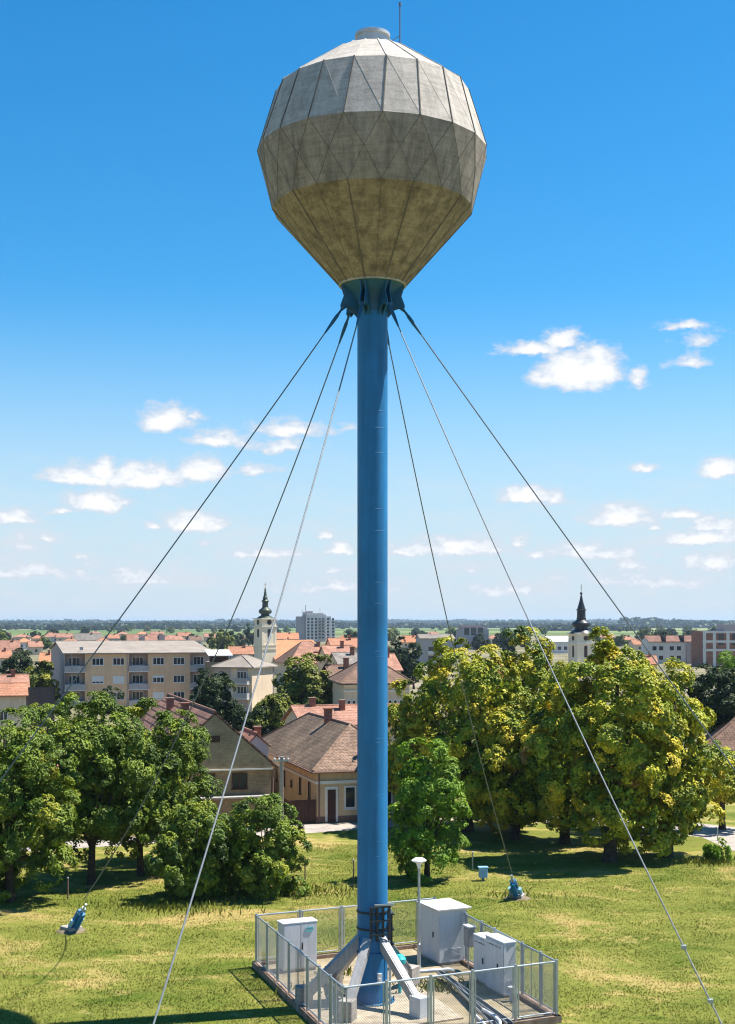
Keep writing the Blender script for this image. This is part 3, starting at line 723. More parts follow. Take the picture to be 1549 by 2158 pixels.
# --- long apartment block
Y0 = 202.0; A0 = Vector((xat(137, Y0), Y0, 0)); f1 = fdir(GRID); f2 = Vector((-f1.y, f1.x, 0))
W = along(A0, f1, 446); DD = along(A0, f2, 108); he, hr = zat(1378, Y0), zat(1356, Y0 + 6)
B = Bld('apartment_block', 'long cream three-storey apartment block with balconies and a grey-brown low roof', 'apartment block', A0, GRID, W, DD)
U = lambda px: along(A0, f1, px)
bays = [(137, 179, 1.2), (179, 272, 0), (272, 312, 1.2), (312, 401, 0), (401, 446, 1.2)]
wm, bm_, par, rec = MB(), MB(), MB(), MB()
wm.b2((0, 1.2, -.3), (W, DD - .001, he))
wm.prism([(0.02, he - .01), (DD - .02, he - .01), (DD / 2, hr - .1)], .02, W - .02, axis='x')
for x0, x1, r in bays:
    u0, u1 = (U(x0), U(x1)) if x0 > 137 else (0, U(x1))
    if not r: wm.b2((u0, 0, -.3), (u1, 1.19, he - .003))
wm.build('wall', ['cream'], B.t)
b = MB(); b.b2((-.03, 0, -.3), (-.002, DD, he - .005)); b.prism([(0, he - .01), (DD, he - .01), (DD / 2, hr - .1)], -.03, .018, axis='x'); b.build('end_wall', 'mauve', B.t)  # shade of the end wall painted as a mauve skin
for x0, x1, r in bays:
    if r: b = MB(); b.b2((U(x0) if x0 > 137 else .01, 1.17, -.2), (U(x1), 1.198, he - .004)); b.build('loggia_wall', 'mauve', B.t)  # mauve skins paint shade into the loggia recesses
rows = [zat(y, Y0 + 3) for y in (1400, 1438, 1473)]
rows = [r - .1 for r in rows]
ww, wh = 1.75, 1.12
for i, px in enumerate((206, 250, 334, 377)):
    for j, z in enumerate(rows):
        sh = {(0, 1): .75, (1, 1): .97, (2, 2): .9, (2, 1): .3, (0, 2): 0}.get((i, j), 0)
        B.window('f', U(px), z, ww, wh, split=3, shut=sh)
for px in (158, 292, 421):
    for z in rows: B.window('f', U(px), z - .1, 1.7, 1.3, split=3, o=-1.17)
for x0, x1, r in bays:
    if not r: continue
    u0, u1 = (U(x0) if x0 > 137 else 0), U(x1)
    for z in rows:
        zz = z - .95
        b = MB(); b.b2((u0 - .08, -.35, zz - .14), (u1 + .08, 1.165, zz)); sl = b.build('balcony', 'offwhite', B.t)
        b = MB(); b.b2((u0 - .06, -.33, zz + .003), (u1 + .06, -.27, zz + .85)); b.b2((u0 - .06, -.27, zz + .003), (u0, 0, zz + .85)); b.b2((u1, -.27, zz + .003), (u1 + .06, 0, zz + .85)); b.build('parapet', 'greyrender' if px != 292 else 'mauve', sl)
b = MB(); b.b2((.9, -.15, .1), (.98, -.07, he)); b.b2((U(272) - .3, -.1, .1), (U(272) - .22, -.02, he)); b.build('downpipe', 'greyrender', B.t)
rf = B.gable(he, hr, 'sheet', 'x', .5, .16)
for u in (U(332), U(378)): B.chimney(u, DD / 2 + 1.0, hr - .4, hr + 1.1, .9, 'mauve', rf)
b = MB(); b.box((2.6, 2.2, he + .75), (.5, .5, .5)); b.tube((U(300), DD / 2, hr), (U(345), DD / 2 + .5, hr + 1.4), .05); b.build('roof_hatch', 'greyrender', rf)
# --- its lower wing with the pale end wall
Y1 = 182.0; RW = R(-22); g1 = fdir(RW); g2 = Vector((-g1.y, g1.x, 0)); c = Vector((xat(531, Y1 - 2), Y1 - 2, 0)); W = -along(c, g1, 452); A1 = c - g1 * W; DD = along(c, g2, 577)
he, hr = zat(1407, Y1), zat(1380, Y1 + 5)
B = Bld('apartment_wing', 'lower pale apartment building with a blank cream end wall and hipped grey roof', 'apartment block', A1, RW, W, DD)
U = lambda px: along(A1, g1, px)
B.walls(he, 'cream2'); B.hip(he, hr, 'sheet', .45, .14, 'y', 2.6)
for q0, q1 in ((.02, U(487)), (U(500), U(522))): b = MB(); b.b2((q0, -.02, -.2), (q1, -.003, he - .01)); b.build('loggia_wall', 'mauve', B.t)  # flat mauve strips paint the shade of the wing's loggias
for z in (zat(1437, Y1), zat(1465, Y1) - .2):
    B.window('f', U(510), z, 1.5, 1.5, split=3, o=.02); B.window('f', U(470), z, 1.2, 1.2, split=2, o=.02)
    b = MB(); b.b2((U(497), -.95, z - .25), (U(527), -.005, z - .12)); sl = b.build('balcony', 'offwhite', B.t)
    b = MB(); b.b2((U(497), -.95, z - .118), (U(527), -.9, z + .6)); b.b2((U(527) - .05, -.9, z - .118), (U(527), -.02, z + .6)); b.build('parapet', 'greyrender', sl)
b = MB(); b.b2((W + .005, DD - .25, .1), (W + .1, DD - .1, he)); b.build('downpipe', 'greyrender', B.t)
# roof terrace house between the two
A2 = Vector((xat(446, 200), 200, 0)); W = along(A2, f1, 488)
B = Bld('terrace_house', 'small flat building with white awning over its terrace between the two apartment blocks', 'house', A2, GRID, W, 6)
z1 = zat(1396, 200); B.walls(z1, 'brick')
b = MB()
for x in (.1, W - .1): b.tube((x, .1, z1), (x, .1, z1 + .95), .06)
b.b2((.05, 2.2, z1), (W - .05, 2.3, z1 + 1.0)); b.build('terrace_frame', 'wood', B.t)
b = MB(); b.prism([(-.6, z1 + .95), (3, z1 + 1.75), (3, z1 + 1.87), (-.6, z1 + 1.07)], -.6, W + .1, axis='x'); b.build('awning', 'offwhite', B.t)
B.window('f', W / 2, 3, 1.3, 1.2)

# --- church with the clock tower
Yc = 330.0; s = Yc / F; C0 = Vector((xat(559, Yc), Yc, 0)); tw = 4.0
t = thing('clock_church', 'cream baroque church with clock tower, green onion spire and orange nave roof', 'church', C0, R(34))
def zz(y): return zat(y, Yc)
b = MB(); b.b2((-tw / 2, -tw / 2, -.3), (tw / 2, tw / 2, zz(1304)))
for y in (1367, 1359): b.b2((-tw / 2 - .15, -tw / 2 - .15, zz(y) - .15), (tw / 2 + .15, tw / 2 + .15, zz(y) + .15))
for sx in (-1, 1):
    for sy in (-1, 1): b.box((sx * (tw / 2 - .25), sy * (tw / 2 - .25), (zz(1359) + zz(1319)) / 2), (.62, .62, zz(1319) - zz(1359) - .4))
twr = b.build('tower', 'church', t)
b = MB(); b.b2((-tw / 2 - .3, -tw / 2 - .3, zz(1319) - .2), (tw / 2 + .3, tw / 2 + .3, zz(1319))); b.b2((-tw / 2 - .4, -tw / 2 - .4, zz(1305)), (tw / 2 + .4, tw / 2 + .4, zz(1303)))
b.build('cornice', 'trim', twr)
def arched(w, z0, z1, n=8): return [(-w / 2, z0), (w / 2, z0)] + [(w / 2 * math.cos(math.pi * i / n), z1 - w / 2 + w / 2 * math.sin(math.pi * i / n)) for i in range(n + 1)]
for face in range(2):
    b = MB(); g = MB(); c = MB()
    if face == 0:
        b.prism(arched(1.0, zz(1343), zz(1325)), -tw / 2 - .03, -tw / 2 + .1); g.prism(arched(1.5, zz(1345), zz(1322)), -tw / 2 - .02, -tw / 2 + .1)
        c.path([(0, -tw / 2 - .01, zz(1311.5)), (0, -tw / 2 - .1, zz(1311.5))], .62, 20)
    else:
        b.prism(arched(1.0, zz(1343), zz(1325)), -tw / 2 - .03, -tw / 2 + .1, axis='x'); g.prism(arched(1.5, zz(1345), zz(1322)), -tw / 2 - .02, -tw / 2 + .1, axis='x')
        c.path([(-tw / 2 - .01, 0, zz(1311.5)), (-tw / 2 - .1, 0, zz(1311.5))], .62, 20)
    wn = g.build('belfry_window', 'trim', twr); b.build('louvre', 'wood', wn)
    ck = c.build('clock_face', 'slate', twr)
def spire(t, px, prof, Y, mat, n=24):
    b = MB(); s = Y / F; b.lathe([(r * s, zat(y, Y)) for y, r in prof], n); return b.build('spire', mat, t, True)
spire(t, 559, [(1304, 19.5), (1301, 16), (1298.5, 12), (1297.5, 9.5), (1294, 8.5), (1293, 11.5), (1291, 13.5), (1288, 14), (1285, 12.5), (1282, 8.5), (1280, 6.5), (1269, 6), (1268, 8), (1266.5, 8), (1264, 5.5), (1260, 4.5), (1259, 5.5), (1257.5, 4), (1250, 2.6), (1244, 1.6), (1243, 2.3), (1241.5, 1.4), (1238, .7)], Yc, 'copper')
b = MB(); b.tube((0, 0, zz(1240)), (0, 0, zz(1228)), .06); b.tube((-.35, 0, zz(1232)), (.35, 0, zz(1232)), .05); b.lathe([(.02, zz(1240)), (.2, zz(1239)), (.02, zz(1238))], 10); b.build('cross', 'gold', t)
# nave behind and to the right
nv = Bld.__new__(Bld); nv.t = t; nv.w, nv.d = 15, 10.5
b = MB(); b.b2((1.6, -3.2, -.3), (15, 8.2, 3.3)); b.prism([(-3.2, 3.2), (8.2, 3.2), (2.5, 8.2)], 1.65, 14.95, axis='x'); nave = b.build('nave', 'church', t)
b = MB(); b.prism([(-3.7, 2.8), (2.5, 8.35), (8.7, 2.8), (8.7, 3.0), (2.5, 8.6), (-3.7, 3.0)], 1.2, 15.5, axis='x'); b.build('roof', 't_bright', nave)
# --- black-domed church tower
Yd = 300.0; s = Yd / F; C1 = Vector((xat(1225, Yd), Yd, 0))
t = thing('black_dome_church', 'cream church tower with a black bulbous spire rising above the right-hand trees', 'church', C1, R(20))
zz = lambda y: zat(y, Yd)
tw = 4.1
b = MB(); b.b2((-tw / 2, -tw / 2, -.3), (tw / 2, tw / 2, zz(1335)))
for sx in (-1, 1):
    for sy in (-1, 1): b.box((sx * (tw / 2 - .2), sy * (tw / 2 - .2), zz(1375)), (.6, .6, 6.5))
twr = b.build('tower', 'church', t)
b = MB(); b.b2((-tw / 2 - .25, -tw / 2 - .25, zz(1356)), (tw / 2 + .25, tw / 2 + .25, zz(1353))); b.b2((-tw / 2 - .3, -tw / 2 - .3, zz(1336)), (tw / 2 + .3, tw / 2 + .3, zz(1333))); b.build('cornice', 'trim', twr)
for q in (-1, 1):
    b = MB(); b.path([(0, -tw / 2 - .02, zz(1345)), (0, -tw / 2 - .08, zz(1345))], .55, 16) if q < 0 else b.path([(-tw / 2 - .02, 0, zz(1345)), (-tw / 2 - .08, 0, zz(1345))], .55, 16)
    b.build('round_window', 'wood', twr)
    b = MB(); b.prism(arched(.8, zz(1385), zz(1360)), -tw / 2 - .03, -tw / 2 + .1, axis='y' if q < 0 else 'x'); b.build('louvre', 'wood', twr)
spire(t, 1225, [(1335, 25), (1331, 22), (1327, 15.5), (1323, 14), (1321.5, 14), (1321, 17), (1318.5, 19.5), (1315, 20), (1311.5, 18), (1308.5, 12.5), (1306, 9.8), (1304, 9.8), (1303.5, 10.5), (1302.5, 10.5), (1302, 9.2), (1286.5, 8.8), (1286, 11.2), (1284.5, 11.2), (1284, 8.6), (1281, 8), (1268, 4.2), (1258, 2.2), (1253, 1.3), (1252, 2.5), (1250.5, 3), (1249, 2.2), (1247, .8)], Yd, 'slate')
b = MB(); b.tube((0, 0, zz(1249)), (0, 0, zz(1231)), .06); b.tube((-.36, 0, zz(1237)), (.36, 0, zz(1237)), .05); b.tube((-.2, 0, zz(1242)), (.2, 0, zz(1241)), .04); b.build('cross', 'gold', t)

# --- brown hipped roof in front of the nave
Yb = 275.0; P0 = Vector((xat(613, Yb), Yb, 0)); rz = R(20); W = along(P0, fdir(rz), 712)
B = Bld('hip_house', 'large house with a brown pyramid tile roof in front of the orange nave', 'house', P0, rz, W, 11)
he = zat(1399, Yb); hr = zat(1351, Yb + 6); B.walls(he, 'cream2'); rf = B.hip(he, hr, ['t_pink', 't_brown'], .5, .15, 'x', 4.2, mif=[0, 0, 0, 1]); B.chimney(7.3, 4.2, 6.5, 8.9, .7, 'redbrick', rf)  # left roof face gets darker brown tiles as painted shade
b = MB(); b.b2((5.7, 2.2, 5.4), (7.0, 4, 6.9)); b.build('dormer', 'wood', rf)
for x in (2, 5, 8): B.window('f', x, 1.5, 1, 1.6)
# --- old palace with arched windows behind the column
Yp = 140.0; P0 = Vector((xat(726, Yp), Yp, 0)); W = along(P0, fdir(R(8)), 862)
B = Bld('arched_hall', 'cream hall with tall arched windows and brown hipped roof behind the column', 'hall', P0, R(8), W, 11)
he = zat(1443, Yp); hr = zat(1384, Yp + 5.5); B.walls(he, 'cream2'); B.hip(he, hr, 't_brown', .5, .18, 'x', 3.2)
b = MB(); B.box(b, 'f', -.1, W + .1, he - .75, he - .6, -.02, .12); B.box(b, 'f', -.1, W + .1, he - .2, he - .04, -.02, .2); b.build('cornice', 'trim', B.t)
for px in (735, 746, 757, 812, 822, 833, 845, 855):
    u = along(P0, fdir(R(8)), px); g = MB(); g.add(*[[]] * 2) if 0 else None
    for w_, z0, z1, o_, nm, mt in ((.46, 1.9, 4.9, .05, 'arch_frame', 'trim'),):
        g.prism([(u + p[0], p[1]) for p in arched(w_, z0, z1)], -o_, .1); wn = g.build('arched_window', mt, B.t)
    b = MB(); b.prism([(u + p[0], p[1]) for p in arched(.3, 2.0, 4.78)], -.062, .1); b.build('pane', 'glass', wn)
for y0_, y1_, x0, x1, Yq, rm, lb in ((1404, 1436, 704, 765, 152, 't_brown', 'brown-roofed side house left of the arched hall'), (1377, 1402, 716, 775, 185, 't_grey', 'grey-brown tiled house above the arched hall, left of the column'),
        (1362, 1386, 690, 752, 235, 't_pink', 'faded pink tiled house between the pyramid roof and the column'), (1346, 1364, 700, 768, 330, 't_orange', 'wide orange-pink tiled house under the high-rise, left of the column'),
        (1380, 1412, 800, 846, 170, 't_pink', 'rose tiled house just right of the column, above the arched hall')):
    P0 = Vector((xat(x0, Yq), Yq, 0)); W = (x1 - x0) * Yq / F
    B = Bld('tiled_house', lb, 'house', P0, R(14), W, 8); he, hr = max(2.4, zat(y1_, Yq)), zat(y0_, Yq + 4)
    B.walls(he, 'cream2', hr, 'x'); rf = B.gable(he, hr, rm, 'x', .4); B.chimney(W * .65, 3.2, hr - .8, hr + .9, .55, 'redbrick', rf)
    for q in (.3, .7): B.window('f', W * q, 1.2, .9, 1.2)
# --- high-rise
Yh = 900.0; hs = Yh / F; P0 = Vector((xat(645, Yh), Yh, 0)); f = fdir(R(12))
W = along(P0, f, 707); DD = 15
B = Bld('high_rise', 'white and grey high-rise slab with roof masts on the skyline', 'tower block', P0, R(12), W, DD)
zz = lambda y: zat(y, Yh)
b = MB(); b.b2((0, 0, -1), (W * .68, DD, zz(1295))); b.b2((W * .68, .8, -1), (W * .86, DD - .01, zz(1299))); b.b2((W * .86, 1.5, -1), (W, DD - .02, zz(1306))); b.build('wall', 'offwhite', B.t)
b = MB(); b.b2((-.25, 0.5, -1), (-.02, DD, zz(1300))); b.b2((-4.2, 2, -1), (-.26, DD + 3, zz(1299))); b.b2((-1.4, 1.4, zz(1299)), (0, 5, zz(1290))); b.build('stair_tower', 'greyrender', B.t)
b = MB(); b.b2((1, 2, zz(1295)), (5, 6, zz(1288))); b.b2((6, 3, zz(1295)), (W * .62, 7, zz(1292))); b.build('roof_house', 'greyrender', B.t)
b = MB(); b.tube((0, 2, zz(1295)), (0, 2, zz(1275)), .18); b.tube((W * .5, 3, zz(1294)), (W * .5, 3, zz(1281)), .12); b.tube((-2, 4, zz(1299)), (-2, 4, zz(1285)), .15); b.build('mast', 'cable', B.t)
for i in range(7):
    z = zz(1302 + i * 6.6)
    if z < 1: break
    for u in (1.6, 4.2, W * .34, W * .46, W * .58): B.window('f', u, z - 1.6, 1.5, 1.5, True)
    for u in (W * .75, W * .93): B.window('f', u, z - 1.6, 1.6, 1.4, True, o=-.8 if u < W * .86 else -1.5)
    b = MB(); b.b2((W * .42, -1.1, z - 2.0), (W * .66, -.02, z - 1.0)); b.build('balcony', 'greyrender', B.t)
# --- buildings on the right skyline
Yq = 420.0; P0 = Vector((xat(1368, Yq), Yq, 0)); W = along(P0, fdir(R(4)), 1482)
B = Bld('red_roof_block', 'long pale grey block with a red tiled roof above the trees at right', 'apartment block', P0, R(4), W, 9)
he, hr = zat(1352, Yq), zat(1341, Yq + 4.5); B.walls(he, 'offwhite', hr, 'x'); rf = B.gable(he, hr, 't_red', 'x', .5, .2)
for q in (.28, .62): b = MB(); b.b2((W * q, -.6, he - .3), (W * q + .3, 9, hr + .35)); b.build('firewall', 'slate', rf)
for q in (.1, .22, .42, .55, .8, .92):
    for z in (1.2, 4.2): B.window('f', W * q, z, 1.3, 1.3, True)
b = MB(); b.b2((W * .68, -1.0, .2), (W * .82, -.01, he - .6)); b.build('loggia', 'mauve', B.t)
Yq = 390.0; P0 = Vector((xat(1481, Yq), Yq, 0)); W = 22.0
B = Bld('brick_block', 'red brick block with white concrete bands at the right edge of the skyline', 'office block', P0, R(2), W, 12)
z1 = zat(1330, Yq); B.walls(z1, 'redbrick')
b = MB()
for z in (z1 - .25, zat(1352, Yq), zat(1370, Yq)): b.b2((-.05, -.14, z - .35), (W + .05, -.02, z + .35))
for u in (.05, 3.0, 7, 11, 15, 19): b.b2((u, -.12, 0), (u + .9, -.02, z1 - .62))
b.build('concrete_grid', 'offwhite', B.t)
for u in (5.4, 9.4, 13.4): B.window('f', u, zat(1361, Yq) + .2, 1.6, 1.6, True); B.window('f', u, zat(1343, Yq) - .6, 1.6, 1.6, True)
b = MB(); b.b2((7, 2, z1), (18, 10, zat(1316, Yq))); b.build('roof_house', 'greyrender', B.t)
Yq = 400.0; P0 = Vector((xat(886, Yq), Yq, 0)); W = along(P0, fdir(R(8)), 958)
B = Bld('grey_block', 'grey three-storey block with a brown roof and loggias right of the column', 'apartment block', P0, R(8), W, 8)
he, hr = zat(1346, Yq), zat(1338, Yq + 4); B.walls(he, 'greyrender', hr, 'x'); B.gable(he, hr, 't_grey', 'x', .4, .2)
for q in (.3, .42, .75):
    for z in (1.5, 4.3): B.window('f', W * q, z, 1.4, 1.4, True)
b = MB(); b.b2((W * .22, -.9, 3.4), (W * .5, -.02, 4.4)); b.b2((W * .22, -.9, .5), (W * .5, -.02, 1.5)); b.build('balcony', 'offwhite', B.t)
Yq = 640.0; P0 = Vector((xat(972, Yq), Yq, 0)); W = along(P0, fdir(R(8)), 1030)
B = Bld('stepped_block', 'stepped brownish concrete block on the skyline right of the column', 'apartment block', P0, R(8), W, 12)
B.walls(zat(1326, Yq), 'greyrender')
b = MB(); b.b2((.5, .5, zat(1326, Yq)), (W - .5, 10, zat(1322, Yq))); b.b2((.2, 1, zat(1322, Yq)), (W * .8, 9, zat(1318, Yq))); b.build('upper_floor', 'mauve', B.t)
for q in (.2, .45, .7): B.window('f', W * q, zat(1331, Yq), 2.5, 1.8, True); B.window('f', W * q, zat(1338, Yq), 2.5, 1.8, True)
Yq = 560.0; P0 = Vector((xat(1157, Yq), Yq, 0)); W = (1201 - 1157) * Yq / F
B = Bld('white_hall', 'white low hall with a pale sheet roof left of the black-domed tower', 'hall', P0, R(2), W, 14)
B.walls(zat(1353, Yq), 'offwhite'); B.gable(zat(1352, Yq), zat(1342, Yq + 7), 'white_lit', 'x', .5, .2)
for q in (.2, .5, .8): B.window('f', W * q, 1.5, 1.4, 1.4, True)
# --- near left houses
def hpx(name, label, x0, x1, yr, ye, Y, roof, wall, rz=GRID, d=7.5, hip=False, far=False, group=None, axis='x', ch=True):
    P0 = Vector((xat(x0, Y), Y, 0)); W = max(3, (x1 - x0) * Y / F * (1.0 if abs(rz) < .4 else 1.05))
    B = Bld(name, label, 'house', P0, rz, W, d, group); he, hr = max(2.2, zat(ye, Y)), zat(yr, Y + d / 2); hr = max(hr, he + 1.2)
    B.walls(he, wall, None if hip else hr, None if hip else axis)
    rf = B.hip(he, hr, roof, .4, .14, 'x' if W > d else 'y') if hip else B.gable(he, hr, roof, axis, .4, .14)
    if ch: B.chimney(W * .66, d * .42, hr - .9, hr + .7, .55, 'redbrick', rf)
    for q in ((.25, .72) if W > 6 else (.5,)): B.window('f', W * q, 1.1, 1.0, 1.2, far)
    B.window('r', d * .5, 1.1, 1.0, 1.2, far)
    return B
hpx('tiled_house', 'pink-tiled house at the left frame edge below the round dark tree', -30, 56, 1424, 1449, 175, 't_pink', 'cream2')
hpx('tiled_house', 'low orange-tiled shed in front of the pink-tiled house at the left frame edge', -40, 52, 1449, 1466, 160, 't_orange', 'cream2', ch=False, d=6)
b = MB(); P0 = Vector((xat(54, 165), 165, 0)); W = along(P0, f1, 116)
for i in range(int(W / .16)): b.b2((i * .16, 0, 0), (i * .16 + .15, .04, zat(1449, 165)))
b.b2((0, .045, .5), (W, .1, .65)); b.b2((0, .045, 3.5), (W, .1, 3.65))
o = b.build('plank_fence', 'darkfence'); o.location = P0; o.rotation_euler = (0, 0, GRID); tag(o, 'tall dark plank fence beside the left end of the long apartment block', 'fence')
P0 = Vector((xat(70, 90), 90, 0))
B = Bld('low_house', 'low reddish brick house half hidden behind the left trees across the street', 'house', P0, GRID, 5.5, 6); B.walls(2.5, 'redbrick', 3.9, 'x'); B.gable(2.5, 3.9, 't_orange', 'x', .3); B.window('f', 1.6, .9, .9, 1.1); B.window('f', 3.8, .9, .9, 1.1)
hpx('street_house', 'brown-tiled house with a pale hip line at the right frame edge behind the trees', 1485, 1640, 1500, 1590, 112, 't_brown', 'cream2', R(-14), 8, True)
# --- the far town: small tiled houses
FAR = [(0, 40, 1350, 1369, 't_pink'), (-12, 24, 1371, 1386, 't_orange'), (84, 110, 1377, 1398, 't_bright'), (38, 68, 1344, 1354, 't_bright'), (28, 62, 1336, 1343, 't_pink'), (94, 126, 1333, 1343, 't_pink'), (118, 152, 1335, 1343, 't_pink'),
       (158, 212, 1335, 1348, 't_grey'), (228, 252, 1337, 1345, 't_orange'), (268, 330, 1337, 1351, 't_pink'), (345, 392, 1338, 1349, 't_pink'), (372, 400, 1333, 1340, 't_orange'), (402, 428, 1341, 1350, 't_brown'), (430, 462, 1335, 1342, 't_pink'),
       (484, 534, 1363, 1378, 't_orange'), (455, 482, 1342, 1350, 't_pink'), (500, 524, 1340, 1347, 't_orange'), (578, 630, 1334, 1346, 't_bright'), (596, 622, 1347, 1356, 't_pink'), (711, 731, 1339, 1350, 't_bright'), (728, 752, 1346, 1356, 't_pink'),
       (846, 884, 1340, 1353, 't_bright'), (900, 930, 1331, 1338, 't_pink'), (1032, 1060, 1338, 1346, 't_pink'), (1130, 1160, 1340, 1349, 't_grey'), (1348, 1384, 1382, 1399, 't_orange'), (1262, 1300, 1337, 1343, 't_pink'), (1310, 1345, 1341, 1349, 't_orange'), (1336, 1362, 1348, 1358, 't_orange'),
       (0, 22, 1334, 1341, 't_orange'), (66, 92, 1338, 1346, 't_orange'), (62, 90, 1352, 1363, 't_pink'), (130, 158, 1344, 1353, 't_orange'), (204, 232, 1343, 1352, 't_orange'), (246, 272, 1331, 1337, 't_pink'), (318, 346, 1331, 1338, 't_pink'), (186, 208, 1330, 1335, 't_pink'), (290, 312, 1331, 1336, 't_bright'), (540, 560, 1333, 1338, 't_pink')]
ORD = 'first second third fourth fifth sixth seventh eighth ninth tenth eleventh twelfth thirteenth fourteenth fifteenth sixteenth seventeenth eighteenth nineteenth twentieth'.split()
def ordn(i):
    if i < 20: return ORD[i]
    t_, u_ = divmod(i + 1, 10); n_ = ('twent', 'thirt', 'fort')[t_ - 2]
    return n_ + ('ieth' if u_ == 0 else 'y-' + ORD[u_ - 1])
REG = [(111, 'left of the long apartment block'), (446, 'beyond the long apartment roof'), (570, 'between apartment roof and clock tower'), (752, 'around the high-rise'), (1150, 'beyond the column, right'), (1400, 'near the black-domed tower'), (9999, 'at the right skyline')]
CN = {'t_pink': 'faded pink', 't_orange': 'orange', 't_bright': 'bright orange', 't_grey': 'grey', 't_brown': 'brown'}
cnt = {}
random.seed(4)
for x0, x1, yr, ye, rm in sorted(FAR, key=lambda q: q[0] + q[1]):
    Y = (H - 3.3) * F / (ye - HY); Y = min(Y, 1150)
    reg = next(r for m, r in REG if (x0 + x1) / 2 < m); k = (reg, rm); cnt[k] = cnt.get(k, 0) + 1
    hpx('far_house', f'{ordn(cnt[k] - 1)} {CN[rm]}-roofed small house from the left {reg}', x0, x1, yr, ye, Y, rm, random.choice(['offwhite', 'cream2', 'cream2', 'greyrender']), R(random.choice([16, 10, 22, -6])), random.uniform(6, 9), random.random() < .35, True, 'small houses of the far town')
# ------------------------------------------------------------------ trees
def unit(rng, n):
    v = rng.normal(size=(n, 3)); return v / np.linalg.norm(v, axis=1, keepdims=True)
def norm(v): return v / np.maximum(np.linalg.norm(v, axis=1, keepdims=True), 1e-9)
def leaf_mesh(name, c, nrm, size, tint, aspect, rng, mat, droop=0.0):
    """folded leaf blades: two triangles meeting at a midrib"""
    n = len(c); t = np.cross(nrm, unit(rng, n)); t = norm(t)
    t[:, 2] -= droop; t = norm(t - nrm * np.sum(t * nrm, 1, keepdims=True)); s = np.cross(nrm, t)
    L = size[:, None]; wd = L * aspect
    v = np.empty((n, 4, 3))
    v[:, 0] = c - t * L * .5; v[:, 2] = c + t * L * .5 - nrm * L * .12
    v[:, 1] = c + s * wd * .5 + nrm * L * .10; v[:, 3] = c - s * wd * .5 + nrm * L * .10
    me = bpy.data.meshes.new(name)
    me.vertices.add(n * 4); me.vertices.foreach_set('co', v.reshape(-1).astype(np.float32))
    idx = np.arange(n * 4).reshape(n, 4)
    tri = np.concatenate([idx[:, [0, 1, 2]], idx[:, [0, 2, 3]]], 1).reshape(-1)
    me.loops.add(n * 6); me.loops.foreach_set('vertex_index', tri.astype(np.int32))
    me.polygons.add(n * 2); me.polygons.foreach_set('loop_start', (np.arange(n * 2) * 3).astype(np.int32))
    a = me.attributes.new('tint', 'FLOAT', 'POINT'); a.data.foreach_set('value', np.repeat(np.clip(tint, 0, 1), 4).astype(np.float32))
    me.materials.append(M[mat]); me.update(calc_edges=True); me.validate()
    return me
STY = {  # clump radius, spacing, leaves per clump, leaf length, aspect, flatten, droop, tint mean, tint spread, odd-clump share, material
    'chestnut': (.66, 1.04, 54, .19, .68, .5, .1, .55, .24, .12, 'leaf_chestnut'),
    'locust': (.62, .94, 54, .185, .46, .5, .35, .5, .22, .06, 'leaf_locust'),
    'bush': (.44, .72, 50, .165, .5, .6, .2, .5, .22, .06, 'leaf_locust'),
    'light': (.60, 1.0, 50, .205, .40, .40, .7, .55, .2, .05, 'leaf_light'),
    'dark': (.62, 1.05, 30, .24, .55, .6, .1, .4, .2, .03, 'leaf_dark'),
    'olive': (.66, 1.05, 30, .27, .6, .6, .1, .5, .22, .08, 'leaf_olive')}
def crown_lobes(rng, rx, ry, z0, z1, n):
    hc = (z1 - z0) / 2; zc = (z0 + z1) / 2
    L = [(0, 0, zc + hc * .08, rx * .64, ry * .64, hc * .90)]
    for i in range(n):
        a = 2.39996 * i + rng.uniform(-.4, .4); e = -.85 + 1.65 * ((i + .5) / n) + rng.uniform(-.12, .12)
        q = (math.sqrt(max(.1, 1 - e * e)) if e > 0 else .98 + .12 * e) * rng.uniform(.52, .74); r = rng.uniform(.30, .46)
        L.append((math.cos(a) * rx * q, math.sin(a) * ry * q, zc + e * hc * .74, rx * r, ry * r, min(hc * .46, (rx + ry) / 2 * r * rng.uniform(.75, 1.05))))
    return L
